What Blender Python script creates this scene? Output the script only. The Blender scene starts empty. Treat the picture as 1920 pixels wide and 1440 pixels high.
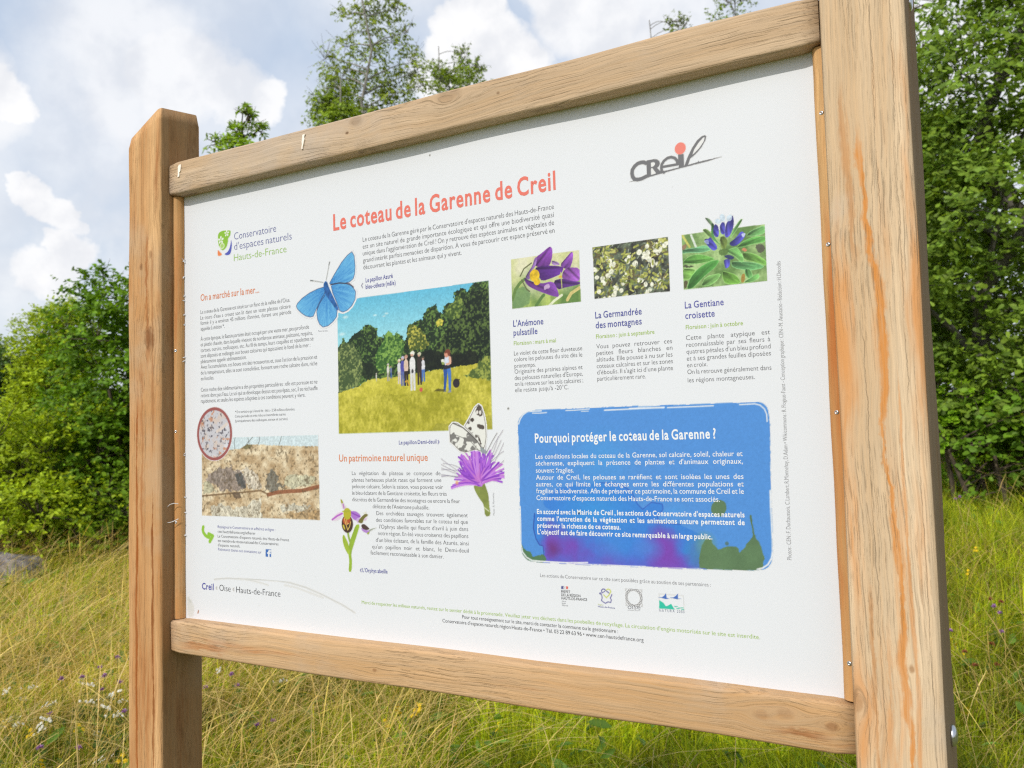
# Wooden information board in a summer meadow, shrubs and trees behind (Blender 4.5, Cycles).
# Units are metres; the board plane is y = 0, its face looks towards -y, x runs along it, z is up.
import bpy, bmesh, math, random
import numpy as np
from mathutils import Matrix, Vector

scene = bpy.context.scene
COL = scene.collection

# ------------------------------------------------------------------ camera
cam_data = bpy.data.cameras.new("camera")
cam_data.lens = 28.5
cam_data.sensor_width = 36.0
cam_data.clip_start = 0.02
cam_data.clip_end = 2000.0
cam = bpy.data.objects.new("camera", cam_data)
COL.objects.link(cam)
cam.matrix_world = Matrix((
    (0.881572, 0.051803, 0.469199, 0.729226),
    (0.471250, -0.038713, -0.881150, -1.113131),
    (-0.027482, 0.997907, -0.058541, 1.450),
    (0, 0, 0, 1)))
cam_data.dof.use_dof = True
cam_data.dof.focus_distance = 1.28
cam_data.dof.aperture_fstop = 9.0
scene.camera = cam

# ------------------------------------------------------------------ exposure
scene.view_settings.view_transform = 'Standard'
scene.view_settings.look = 'None'
scene.view_settings.exposure = 0.24
scene.view_settings.gamma = 1.0
scene.cycles.max_bounces = 8
scene.cycles.transparent_max_bounces = 8
scene.cycles.sample_clamp_indirect = 6.0
scene.cycles.use_denoising = False
scene.cycles.filter_width = 1.25

# ------------------------------------------------------------------ sun
SUN_EL, SUN_AZ = math.radians(39.0), math.radians(8.0)      # azimuth counted from -y towards -x
SUN_DIR = Vector((-math.sin(SUN_AZ) * math.cos(SUN_EL), -math.cos(SUN_AZ) * math.cos(SUN_EL), math.sin(SUN_EL)))
sun_data = bpy.data.lights.new("sun", 'SUN')
sun_data.energy = 2.4
sun_data.angle = math.radians(0.55)
sun_data.color = (1.0, 0.95, 0.875)
sun = bpy.data.objects.new("sun", sun_data)
sun.rotation_euler = SUN_DIR.to_track_quat('Z', 'Y').to_euler()
COL.objects.link(sun)

# ------------------------------------------------------------------ node helpers
def node(nt, typ, ins=None, **props):
    n = nt.nodes.new(typ)
    for k, v in props.items():
        setattr(n, k, v)
    for k, v in (ins or {}).items():
        if isinstance(v, bpy.types.NodeSocket):
            nt.links.new(v, n.inputs[k])
        else:
            n.inputs[k].default_value = v
    return n

def mth(nt, op, a, b=None, c=None, clamp=False):
    ins = {0: a}
    if b is not None: ins[1] = b
    if c is not None: ins[2] = c
    return node(nt, 'ShaderNodeMath', ins, operation=op, use_clamp=clamp).outputs[0]

def vmth(nt, op, a, b=None, scale=None):
    ins = {0: a}
    if b is not None: ins[1] = b
    if scale is not None: ins['Scale'] = scale
    n = node(nt, 'ShaderNodeVectorMath', ins, operation=op)
    return n.outputs['Value'] if op in ('DOT_PRODUCT', 'LENGTH', 'DISTANCE') else n.outputs['Vector']

def rng(nt, v, a, b, c=0.0, d=1.0, smooth=True):
    return node(nt, 'ShaderNodeMapRange', {'Value': v, 'From Min': a, 'From Max': b, 'To Min': c, 'To Max': d},
                interpolation_type='SMOOTHSTEP' if smooth else 'LINEAR', clamp=True).outputs[0]

def noise(nt, vec, scale=1.0, detail=3.0, rough=0.55, dist=0.0):
    return node(nt, 'ShaderNodeTexNoise', {'Vector': vec, 'Scale': scale, 'Detail': detail, 'Roughness': rough,
                                           'Distortion': dist}).outputs[0]

def mix(nt, fac, a, b, blend='MIX'):
    n = node(nt, 'ShaderNodeMix', data_type='RGBA', blend_type=blend)
    for idx, v in ((0, fac), (6, a), (7, b)):
        if isinstance(v, bpy.types.NodeSocket):
            nt.links.new(v, n.inputs[idx])
        elif idx == 0:
            n.inputs[idx].default_value = v
        else:
            n.inputs[idx].default_value = (*v, 1.0)
    return n.outputs[2]

def new_mat(name):
    m = bpy.data.materials.new(name)
    m.use_nodes = True
    nt = m.node_tree
    nt.nodes.clear()
    out = nt.nodes.new('ShaderNodeOutputMaterial')
    return m, nt, out

def lin(c):
    c = np.asarray(c, dtype=float)
    return np.where(c <= 0.04045, c / 12.92, ((c + 0.055) / 1.055) ** 2.4)

def s255(*c):
    return tuple(float(v) for v in lin(np.array(c) / 255.0))

# ------------------------------------------------------------------ sky: Nishita air plus summer cumulus by direction
world = bpy.data.worlds.new("World")
scene.world = world
world.use_nodes = True
wt = world.node_tree
wt.nodes.clear()
w_out = wt.nodes.new('ShaderNodeOutputWorld')
sky = node(wt, 'ShaderNodeTexSky', sky_type='NISHITA', sun_disc=False)
sky.sun_elevation = SUN_EL
sky.sun_rotation = math.radians(180.0) + SUN_AZ
sky.altitude = 80.0
sky.air_density = 1.0
sky.dust_density = 2.2
sky.ozone_density = 1.0
dirv = node(wt, 'ShaderNodeTexCoord').outputs['Generated']
nv = node(wt, 'ShaderNodeTexNoise', {'Vector': dirv, 'Scale': 13.0, 'Detail': 6.0, 'Roughness': 0.6}).outputs['Color']
warp = vmth(wt, 'SCALE', vmth(wt, 'SUBTRACT', nv, (0.5, 0.5, 0.5)), scale=0.075)
dw = vmth(wt, 'NORMALIZE', vmth(wt, 'ADD', dirv, warp))
def cloud(d, r, soft, strength):
    dd = vmth(wt, 'DISTANCE', dw, d)
    return rng(wt, dd, r * (1.0 + soft), r * max(0.0, 1.0 - soft), 0.0, strength)
BLOBS = [
    # direction, radius (rad), edge softness, opacity
    ((-0.7299,0.5477,0.409), .090, .55, .80), ((-0.7099,0.5847,0.3927), .060, .40, .88), ((-0.7614,0.5273,0.3771), .075, .6, .65), ((-0.7446,0.562,0.3601), .075, .55, .80),
    ((-0.691,0.6109,0.3864), .036, .42, .9), ((-0.6756,0.634,0.3763), .036, .42, .88), ((-0.6568,0.6551,0.3735), .020, .3, .95), ((-0.6919,0.6336,0.3463), .060, .6, .55),
    ((-0.7945,0.5143,0.323), .070, .7, .55), ((-0.8159,0.4614,0.3485), .030, .22, 1.0), ((-0.8317,0.4398,0.3389), .055, .4, .85), ((-0.7735,0.5482,0.3179), .050, .7, .6),
    ((-0.8268,0.5008,0.256), .022, .22, 1.0), ((-0.8171,0.5205,0.2478), .020, .22, 1.0), ((-0.8338,0.4873,0.2595), .016, .25, .95), ((-0.8127,0.5325,0.2367), .010, .3, .9), ((-0.7857,0.5475,0.288), .028, .8, .55),
    ((-0.8252,0.523,0.2135), .022, .22, 1.0), ((-0.8412,0.5102,0.179), .026, .3, .95), ((-0.8207,0.5349,0.2007), .028, .22, 1.0), ((-0.8298,0.529,0.1778), .030, .3, 1.0), ((-0.8511,0.4995,0.1615), .04, .8, .6),
    ((-0.4497,0.766,0.4593), .040, .14, 1.0), ((-0.4748,0.7654,0.4345), .028, .22, 1.0), ((-0.4356,0.7885,0.4342), .042, .18, 1.0), ((-0.4346,0.7704,0.4665), .026, .2, 1.0),
    ((-0.416,0.8089,0.4156), .045, .25, 1.0), ((-0.5092,0.7561,0.4111), .020, .6, .9), ((-0.4759,0.7829,0.4009), .05, .3, 1.0),
    ((-0.3231,0.8208,0.471), .070, .22, .92), ((-0.2902,0.8479,0.4436), .075, .3, .86), ((-0.3505,0.797,0.4919), .045, .3, .95), ((-0.2444,0.8438,0.4778), .07, .5, .8),
    ((-0.3891,0.8173,0.425), .020, .3, .8), ((0.0242,0.9156,0.4014), .10, .5, .95), ((0.0778,0.9331,0.3511), .12, .5, .95), ((-0.035,0.887,0.4605), .09, .5, .8),
    ((-0.6736,0.536,0.5089), .14, .7, .5), ((-0.488,0.6452,0.5879), .16, .6, .8), ((-0.1937,0.7842,0.5895), .2, .6, .8), ((-0.8928,0.3613,0.2689), .14, .6, .8),
    ((0.2367,0.9325,0.273), .2, .6, .9), ((-0.59,0.7672,0.2518), .16, .7, .7), ((-0.2428,0.9195,0.3092), .2, .7, .7),
]
acc = None
for b in BLOBS:
    c_ = cloud(*b)
    acc = c_ if acc is None else mth(wt, 'MAXIMUM', acc, c_)
# general cloud field for every other direction
field = rng(wt, noise(wt, dirv, 3.2, 7.0, 0.6), 0.50, 0.64, 0.0, 0.9)
facing = vmth(wt, 'DOT_PRODUCT', dirv, (-0.491,0.8475,0.2018))
field = mth(wt, 'MULTIPLY', field, rng(wt, facing, 0.80, 0.62))
acc = mth(wt, 'MAXIMUM', acc, field)
wisps = mth(wt, 'MULTIPLY', rng(wt, noise(wt, dirv, 7.0, 5.0, 0.6), 0.38, 0.72, 0.0, 0.55), 1.0)
acc = mth(wt, 'MAXIMUM', acc, wisps)
tone = noise(wt, dirv, 16.0, 5.0, 0.55)
cloud_col = mix(wt, rng(wt, tone, 0.35, 0.62), s255(219,221,226), s255(238,238,239))
SKY_STRENGTH = 0.105
haze_low = rng(wt, node(wt, 'ShaderNodeSeparateXYZ', {0: dirv}).outputs[2], 0.44, 0.10)
sky_veil = mix(wt, 0.66, vmth(wt, 'SCALE', sky.outputs[0], scale=SKY_STRENGTH), mix(wt, haze_low, s255(196,213,235), s255(219,227,237)))
# sky brightened towards the sun, added to fill the shadow on the panel
sun_side_fill = rng(wt, vmth(wt, 'DOT_PRODUCT', dirv, tuple(SUN_DIR)), 0.10, 0.98, 1.0, 1.2)
bg = node(wt, 'ShaderNodeBackground', {'Color': mix(wt, acc, sky_veil, cloud_col), 'Strength': sun_side_fill})
wt.links.new(bg.outputs[0], w_out.inputs[0])

# ------------------------------------------------------------------ object helpers
def link(o, parent=None, label=None, category=None, group=None, kind=None):
    COL.objects.link(o)
    if parent is not None: o.parent = parent
    for k, v in (('label', label), ('category', category), ('group', group), ('kind', kind)):
        if v: o[k] = v
    return o

def empty(name, loc, label, category, group=None, rz=0.0):
    o = bpy.data.objects.new(name, None)
    o.empty_display_size = 0.2
    o.location = loc
    o.rotation_euler = (0, 0, rz)
    return link(o, None, label, category, group)

class Soup:
    """Collects polygons of one vertex count as numpy arrays and makes ONE mesh of them."""
    def __init__(self): self.v, self.f, self.c, self.n = [], {}, [], 0
    def add(self, verts, faces, col):
        verts = np.asarray(verts, dtype=np.float32).reshape(-1, 3)
        faces = np.asarray(faces, dtype=np.int32)
        col = np.asarray(col, dtype=np.float32)
        if col.ndim == 1: col = np.tile(col[:3], (len(verts), 1))
        self.v.append(verts); self.c.append(col[:, :3])
        self.f.setdefault(faces.shape[1], []).append(faces + self.n)
        self.n += len(verts)
    def mesh(self, name, mat, smooth=False):
        me = bpy.data.meshes.new(name)
        v = np.concatenate(self.v); c = np.concatenate(self.c)
        me.vertices.add(len(v)); me.vertices.foreach_set('co', v.ravel())
        idx, start, s = [], [], 0
        for k, fl in self.f.items():
            a = np.concatenate(fl)
            idx.append(a.ravel()); start.append(s + np.arange(len(a)) * k); s += a.size
        idx = np.concatenate(idx); start = np.concatenate(start)
        me.loops.add(len(idx)); me.loops.foreach_set('vertex_index', idx.astype(np.int32))
        me.polygons.add(len(start)); me.polygons.foreach_set('loop_start', start.astype(np.int32))
        me.update(calc_edges=True)
        at = me.color_attributes.new('Col', 'FLOAT_COLOR', 'POINT')
        at.data.foreach_set('color', np.concatenate([c, np.ones((len(c), 1), np.float32)], 1).astype(np.float32).ravel())
        if smooth: me.polygons.foreach_set('use_smooth', np.ones(len(start), bool))
        me.materials.append(mat)
        return me

def obj(name, me, parent=None, **kw):
    return link(bpy.data.objects.new(name, me), parent, **kw)

def tube(soup, pts, rad, sides, col):
    pts = np.asarray(pts, float); rad = np.broadcast_to(np.asarray(rad, float), (len(pts),))
    tan = np.gradient(pts, axis=0); tan /= np.linalg.norm(tan, axis=1, keepdims=True) + 1e-9
    ref = np.array([0.31, 0.17, 0.93]) if abs(tan[0, 2]) < 0.9 else np.array([1.0, 0.2, 0.1])
    u = np.cross(tan, ref); u /= np.linalg.norm(u, axis=1, keepdims=True) + 1e-9
    w = np.cross(tan, u)
    a = np.arange(sides) * 2 * math.pi / sides
    v = pts[:, None] + rad[:, None, None] * (np.cos(a)[None, :, None] * u[:, None] + np.sin(a)[None, :, None] * w[:, None])
    n = len(pts)
    i, j = np.meshgrid(np.arange(n - 1), np.arange(sides), indexing='ij')
    q = np.stack([i * sides + j, i * sides + (j + 1) % sides, (i + 1) * sides + (j + 1) % sides, (i + 1) * sides + j], -1).reshape(-1, 4)
    soup.add(v.reshape(-1, 3), q, col)

# ------------------------------------------------------------------ terrain
def smooth01(t):
    t = np.clip(t, 0, 1); return t * t * (3 - 2 * t)
def terrain(x, y):
    x = np.asarray(x, float); y = np.asarray(y, float)
    rise = 0.105 * np.clip(y - 2.6, 0, 16) * smooth01((x + 5.5) / 5.5)
    bump = 0.03 * np.sin(x * 1.3 + 0.6) * np.sin(y * 1.1 + 0.4) + 0.02 * np.sin(x * 3.1) * np.cos(y * 2.7 + 1.0)
    return rise + bump

# ------------------------------------------------------------------ wood
ZC = 1.5228            # height of the board's centre
def wood(name, axis, base, dark, stain, seed, stain_amt=0.35, grey_amt=0.35, streaks=(), spots=(), pores=0.8, side=0.0, splits=()):
    """Weathered oak: grain along axis, resin stains, drying cracks, knots; coordinates are metres on the sign."""
    m, nt, out = new_mat(name)
    co = node(nt, 'ShaderNodeTexCoord').outputs['Object']
    sep = node(nt, 'ShaderNodeSeparateXYZ', {0: co})
    x, y, z = sep.outputs
    along, cross = (z, x) if axis == 'Z' else (x, z)
    wob = noise(nt, vmth(nt, 'ADD', co, (seed, seed * 0.7, 0)), 5.0, 3.0)
    wob = mth(nt, 'MULTIPLY', mth(nt, 'SUBTRACT', wob, 0.5), 0.022)
    fcross = cross
    for (sc, sa, r, k) in spots:      # the grain swerves round each knot
        dx = mth(nt, 'SUBTRACT', cross, sc); dz = mth(nt, 'MULTIPLY', mth(nt, 'SUBTRACT', along, sa), 0.55)
        d2 = mth(nt, 'ADD', mth(nt, 'MULTIPLY', dx, dx), mth(nt, 'MULTIPLY', dz, dz))
        push = mth(nt, 'DIVIDE', mth(nt, 'MULTIPLY', dx, r * r * 1.5), mth(nt, 'ADD', d2, r * r))
        fcross = mth(nt, 'SUBTRACT', fcross, push)
    cw = mth(nt, 'ADD', fcross, wob)
    def gv(kc, ka, off):
        c = node(nt, 'ShaderNodeCombineXYZ', {0: mth(nt, 'MULTIPLY', cw, kc), 1: mth(nt, 'MULTIPLY', y, kc),
                                              2: mth(nt, 'MULTIPLY', along, ka)})
        return vmth(nt, 'ADD', c.outputs[0], (seed + off, off * 1.7, seed * 0.3))
    fibre = noise(nt, gv(230, 7.0, 1), 1.0, 4.0, 0.6)
    band = noise(nt, gv(34, 1.6, 2), 1.0, 4.0, 0.6)
    broad = noise(nt, gv(9, 1.0, 3), 1.0, 2.0, 0.5)
    pore = noise(nt, gv(1000, 20.0, 4), 1.0, 3.0, 0.55)
    ring_in = mth(nt, 'MULTIPLY_ADD', cw, 1050.0, mth(nt, 'MULTIPLY', noise(nt, gv(14, 2.4, 8), 1.0, 3.0, 0.55), 26.0))
    ring = rng(nt, mth(nt, 'SINE', ring_in), 0.70, 1.0)
    porezone = rng(nt, noise(nt, gv(10, 3.0, 5), 1.0, 2.0), 0.38, 0.62)
    col = mix(nt, rng(nt, band, 0.34, 0.66), dark, base)
    col = mix(nt, rng(nt, broad, 0.40, 0.66, 0.0, 0.55), col, tuple(d * k for d, k in zip(dark, (0.80, 0.74, 0.66))))
    col = mix(nt, rng(nt, fibre, 0.36, 0.68, 0.0, 0.62), col, tuple(b * 0.66 for b in base))
    hair = noise(nt, gv(760, 9.0, 12), 1.0, 3.0, 0.6)
    col = mix(nt, rng(nt, hair, 0.42, 0.70, 0.0, 0.5), col, tuple(b * k for b, k in zip(base, (0.55, 0.53, 0.50))))
    st = rng(nt, noise(nt, gv(24, 2.2, 7), 1.0, 4.0, 0.62), 0.68 - stain_amt * 0.32, 0.86 - stain_amt * 0.26, 0.0, 0.75)
    col = mix(nt, st, col, stain)
    gz = rng(nt, noise(nt, vmth(nt, 'ADD', co, (seed * 2.1, 3.0, seed)), 4.5, 5.0, 0.6), 0.62 - 0.22 * grey_amt, 0.80 - 0.16 * grey_amt, 0.0, 0.75)
    col = mix(nt, gz, col, (base[0] * 0.66 + 0.02, base[1] * 0.72 + 0.02, base[2] * 0.82 + 0.03))
    for k, (c0, slope, amp, width, a0, a1, strg) in enumerate(streaks):   # resin runs and long cracks
        wv = noise(nt, node(nt, 'ShaderNodeCombineXYZ', {0: mth(nt, 'MULTIPLY', along, 6.0), 1: seed + 11.3 * k}).outputs[0], 1.0, 4.0, 0.6)
        ww = noise(nt, node(nt, 'ShaderNodeCombineXYZ', {0: mth(nt, 'MULTIPLY', along, 11.0), 1: seed + 5.1 * k, 2: mth(nt, 'MULTIPLY', cross, 40.0)}).outputs[0], 1.0, 6.0, 0.75)
        line = mth(nt, 'ADD', mth(nt, 'MULTIPLY_ADD', along, slope, c0), mth(nt, 'MULTIPLY', mth(nt, 'SUBTRACT', wv, 0.5), amp))
        dd = mth(nt, 'ABSOLUTE', mth(nt, 'SUBTRACT', cross, line))
        wid = mth(nt, 'MULTIPLY', rng(nt, ww, 0.34, 0.66, 0.08, 1.0), width)
        msk = rng(nt, mth(nt, 'DIVIDE', dd, wid), 1.15, 0.25, 0.0, strg)
        msk = mth(nt, 'MULTIPLY', msk, rng(nt, fibre, 0.30, 0.60, 0.55, 1.0))
        msk = mth(nt, 'MULTIPLY', msk, mth(nt, 'MULTIPLY', rng(nt, along, a0, a0 + 0.05), rng(nt, along, a1, a1 - 0.05)))
        col = mix(nt, msk, col, tuple(v * (0.95 if k % 2 == 0 else 0.7) for v in stain))
    for (sc, sa, r, k) in spots:
        dx = mth(nt, 'SUBTRACT', cross, sc); dz = mth(nt, 'MULTIPLY', mth(nt, 'SUBTRACT', along, sa), 0.62)
        dd = mth(nt, 'SQRT', mth(nt, 'ADD', mth(nt, 'MULTIPLY', dx, dx), mth(nt, 'MULTIPLY', dz, dz)))
        dd = mth(nt, 'ADD', dd, mth(nt, 'MULTIPLY', mth(nt, 'SUBTRACT', noise(nt, co, 90.0, 3.0), 0.5), r * 0.7))
        col = mix(nt, rng(nt, dd, r, r * 0.35, 0.0, k), col, tuple(v * 0.42 for v in stain))
    for k, (c0, slope, amp, width, a0, a1) in enumerate(splits):          # drying cracks
        wv = noise(nt, node(nt, 'ShaderNodeCombineXYZ', {0: mth(nt, 'MULTIPLY', along, 14.0), 1: seed + 3.7 * k, 2: 2.0}).outputs[0], 1.0, 5.0, 0.7)
        line = mth(nt, 'ADD', mth(nt, 'MULTIPLY_ADD', along, slope, c0), mth(nt, 'MULTIPLY', mth(nt, 'SUBTRACT', wv, 0.5), amp))
        msk = rng(nt, mth(nt, 'ABSOLUTE', mth(nt, 'SUBTRACT', cross, line)), width, width * 0.3)
        msk = mth(nt, 'MULTIPLY', msk, mth(nt, 'MULTIPLY', rng(nt, along, a0, a0 + 0.08), rng(nt, along, a1, a1 - 0.08)))
        col = mix(nt, mth(nt, 'MULTIPLY', msk, rng(nt, wv, 0.35, 0.55, 0.10, 0.55)), col, tuple(v * 0.16 for v in dark))
    if side:      # shade of the side faces, painted in as a dull brown
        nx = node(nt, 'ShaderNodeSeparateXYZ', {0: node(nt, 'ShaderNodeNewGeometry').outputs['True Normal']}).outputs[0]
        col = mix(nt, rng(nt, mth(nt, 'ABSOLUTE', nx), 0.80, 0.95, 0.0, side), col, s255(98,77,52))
    crack = mth(nt, 'MULTIPLY', rng(nt, pore, 0.60, 0.67), mth(nt, 'MULTIPLY', porezone, pores))
    dash = rng(nt, noise(nt, gv(90, 22.0, 6), 1.0, 3.0, 0.6), 0.44, 0.60)
    crack = mth(nt, 'MAXIMUM', mth(nt, 'MULTIPLY', crack, 0.5), mth(nt, 'MULTIPLY', mth(nt, 'MULTIPLY', ring, dash), mth(nt, 'MULTIPLY_ADD', porezone, 0.36 * pores, 0.16 * pores)))
    col = mix(nt, crack, col, tuple(v * 0.30 for v in dark))
    hgt = mth(nt, 'SUBTRACT', mth(nt, 'MULTIPLY_ADD', band, 0.6, fibre), mth(nt, 'MULTIPLY', crack, 1.2))
    bump = node(nt, 'ShaderNodeBump', {'Strength': 0.6, 'Distance': 0.0018, 'Height': hgt})
    bs = node(nt, 'ShaderNodeBsdfPrincipled', {'Base Color': col, 'Roughness': 0.85, 'Specular IOR Level': 0.14, 'Normal': bump.outputs[0]})
    nt.links.new(bs.outputs[0], out.inputs[0])
    return m

def timber(name, mat, axis, a, b, c0, c1, y0, y1, r, parent, seed, wav=0.0007, top=None, label=None, twist=0.0):
    """A sawn beam with rounded arrises, lofted along its axis in many rings with slightly uneven faces."""
    rnd = random.Random(seed)
    k = 5
    corner = [((c0 + r, y0 + r), math.pi), ((c1 - r, y0 + r), 1.5 * math.pi), ((c1 - r, y1 - r), 0.0), ((c0 + r, y1 - r), 0.5 * math.pi)]
    ring = []
    for (pc, py), a0 in corner:
        for i in range(k):
            t = a0 + i / (k - 1) * math.pi / 2
            ring.append((pc + r * math.cos(t), py + r * math.sin(t)))
    n = max(8, int((b - a) / 0.025))
    ph = [(rnd.uniform(0, 6.28), rnd.uniform(4, 22), rnd.uniform(0, 6.28)) for _ in range(5)]
    bm = bmesh.new(); rings = []
    cm, ym = (c0 + c1) / 2, (y0 + y1) / 2
    for s in range(n + 1):
        t = a + (b - a) * s / n
        end = min((t - a), (b - t))
        shrink = r * 0.55 * (1 - min(1.0, end / (r * 0.9))) ** 2
        vs = []
        for i, (pc, py) in enumerate(ring):
            ang = math.atan2(py - ym, pc - cm)
            off = sum(math.sin(f * t + p1 + 2 * math.sin(ang + p2)) for p1, f, p2 in ph) * wav / 2 - shrink
            dc, dy = pc - cm, py - ym; L = math.hypot(dc, dy)
            pc2, py2 = pc + dc / L * off, py + dy / L * off
            pc2 += twist * (py2 - y0)
            tt = t
            if top is not None and s == n: tt = t + top(pc2, py2)
            elif top is not None: tt = t + top(pc2, py2) * max(0.0, (t - (b - 0.2)) / 0.2)
            vs.append(bm.verts.new((pc2, py2, tt) if axis == 'Z' else (tt, py2, pc2)))
        rings.append(vs)
    m = len(ring)
    for s in range(n):
        for i in range(m):
            bm.faces.new((rings[s][i], rings[s][(i + 1) % m], rings[s + 1][(i + 1) % m], rings[s + 1][i]))
    bm.faces.new(rings[0][::-1]); bm.faces.new(rings[-1])
    bmesh.ops.recalc_face_normals(bm, faces=bm.faces)
    me = bpy.data.meshes.new(name); bm.to_mesh(me); bm.free()
    for p in me.polygons: p.use_smooth = len(p.vertices) == 4
    me.materials.append(mat)
    return obj(name, me, parent, label=label)

sign = empty('information_board', (0, 0, ZC), 'large white printed information board in a pale timber frame standing in the meadow', 'information board')

W, H = 1.2, 0.8387      # visible board
XI = 0.6147             # inner face of the posts
PF, PD = 0.0465, 0.102  # post front protrusion and depth
LW = s255(222,178,127); LD = s255(192,138,87); LS = s255(152,84,34)
RW = s255(229,204,171); RD = s255(214,183,146); RS = s255(208,136,64)
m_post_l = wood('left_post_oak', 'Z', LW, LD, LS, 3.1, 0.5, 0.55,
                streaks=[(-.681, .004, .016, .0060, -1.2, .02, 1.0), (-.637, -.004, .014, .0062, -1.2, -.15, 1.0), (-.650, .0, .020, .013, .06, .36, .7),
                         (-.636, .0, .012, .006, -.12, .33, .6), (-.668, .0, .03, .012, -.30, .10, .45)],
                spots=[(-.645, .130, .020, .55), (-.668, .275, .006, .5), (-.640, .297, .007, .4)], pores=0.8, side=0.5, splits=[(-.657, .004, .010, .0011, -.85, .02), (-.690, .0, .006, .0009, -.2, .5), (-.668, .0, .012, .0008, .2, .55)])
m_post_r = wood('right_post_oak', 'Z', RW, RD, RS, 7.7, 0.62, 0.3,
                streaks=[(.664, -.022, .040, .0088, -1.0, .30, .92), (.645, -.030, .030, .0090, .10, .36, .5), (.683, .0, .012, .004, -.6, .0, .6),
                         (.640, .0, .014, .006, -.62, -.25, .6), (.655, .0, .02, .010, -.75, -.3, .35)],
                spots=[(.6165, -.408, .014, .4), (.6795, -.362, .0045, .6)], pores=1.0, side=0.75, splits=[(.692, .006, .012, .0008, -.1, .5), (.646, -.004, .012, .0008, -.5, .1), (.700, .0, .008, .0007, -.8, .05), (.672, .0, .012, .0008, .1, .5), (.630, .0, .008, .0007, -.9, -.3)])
m_rail_t = wood('top_rail_oak', 'X', s255(213,187,156), s255(190,160,126), s255(150,108,74), 1.9, 0.12, 0.7,
                spots=[(.452, -.16, .0035, .8), (.470, -.14, .012, .3), (.455, .14, .003, .6), (.474, .05, .02, .25)], pores=1.15)
m_rail_b = wood('bottom_rail_oak', 'X', s255(217,184,146), s255(199,159,114), s255(176,104,46), 5.3, 0.40, 0.45,
                streaks=[(-.462, .0, .018, .016, -.60, -.44, .6), (-.462, -.0, .02, .014, .50, .60, .7)],
                spots=[(-.448, .585, .007, .5), (-.458, -.12, .004, .5), (-.445, .50, .008, .22), (-.440, .53, .009, .2)], pores=0.95)
m_batten = wood('batten_pine', 'Z', s255(222,178,124), s255(203,146,90), s255(182,104,50), 9.2, 0.55, 0.2, pores=0.3)

# posts: tops cut on a slant that falls away outwards
post_l = timber('post', m_post_l, 'Z', -ZC - 0.25, 0.592, -XI - 0.096, -XI, -PF, -PF + PD, 0.0085, sign, 5,
                top=lambda c, y: (c + XI) * 0.56 + (y + PF) * 0.16, label='left post with brown resin stains and a slanted top')
post_r = timber('post', m_post_r, 'Z', -ZC - 0.25, 0.592, XI - 0.0015, XI + 0.0965, -PF, -PF + PD, 0.0085, sign, 6, twist=0.098,
                top=lambda c, y: -(c - XI) * 0.56 + (y + PF) * 0.16, label='pale right post with a long orange resin run')
RP = 0.0265
rail_t = timber('rail', m_rail_t, 'X', -XI + 0.001, XI - 0.003, 0.4155, 0.4800, -RP, 0.052, 0.0055, sign, 11, 0.0009)
rail_b = timber('rail', m_rail_b, 'X', -XI + 0.001, XI - 0.003, -0.4810, -0.4185, -RP, 0.052, 0.0055, sign, 12, 0.0009)

# quarter round battens that pin the board's two short sides
def batten(side, seed):
    bm = bmesh.new(); rnd = random.Random(seed)
    w, t = 0.0150, 0.0148
    prof = [(0, 0), (0, -t)] + [(w * (0.30 + 0.70 * math.sin(a)), -t * (0.18 + 0.82 * math.cos(a))) for a in [i * math.pi / 12 for i in range(0, 7)]] + [(w, 0)]
    n = 40; rings = []
    for s in range(n + 1):
        z = -0.4180 + (0.8335) * s / n
        wv = 1 + 0.02 * math.sin(s * 0.7 + seed) + rnd.uniform(-0.008, 0.008)
        rings.append([bm.verts.new((side * (XI - 0.0004 - px * wv), py * wv - 0.0005, z)) for px, py in prof])
    m = len(prof)
    for s in range(n):
        for i in range(m):
            bm.faces.new((rings[s][i], rings[s][(i + 1) % m], rings[s + 1][(i + 1) % m], rings[s + 1][i]))
    bm.faces.new(rings[0]); bm.faces.new(rings[-1][::-1])
    bmesh.ops.recalc_face_normals(bm, faces=bm.faces)
    me = bpy.data.meshes.new('batten'); bm.to_mesh(me); bm.free(); me.materials.append(m_batten)
    return obj('batten', me, sign)
bat_l, bat_r = batten(-1, 1), batten(1, 2)

m_steel, nt, out = new_mat('zinc_steel')
nz = noise(nt, node(nt, 'ShaderNodeTexCoord').outputs['Object'], 300.0)
bs = node(nt, 'ShaderNodeBsdfPrincipled', {'Base Color': (0.55, 0.56, 0.58, 1), 'Metallic': 1.0, 'Roughness': rng(nt, nz, 0.3, 0.7, 0.22, 0.4)})
nt.links.new(bs.outputs[0], out.inputs[0])
m_hole, nt, out = new_mat('bored_hole_wood')
bs = node(nt, 'ShaderNodeBsdfPrincipled', {'Base Color': mix(nt, noise(nt, node(nt, 'ShaderNodeTexCoord').outputs['Object'], 400.0), (0.03, 0.015, 0.007), (0.09, 0.04, 0.015)), 'Roughness': 0.9})
nt.links.new(bs.outputs[0], out.inputs[0])

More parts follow.
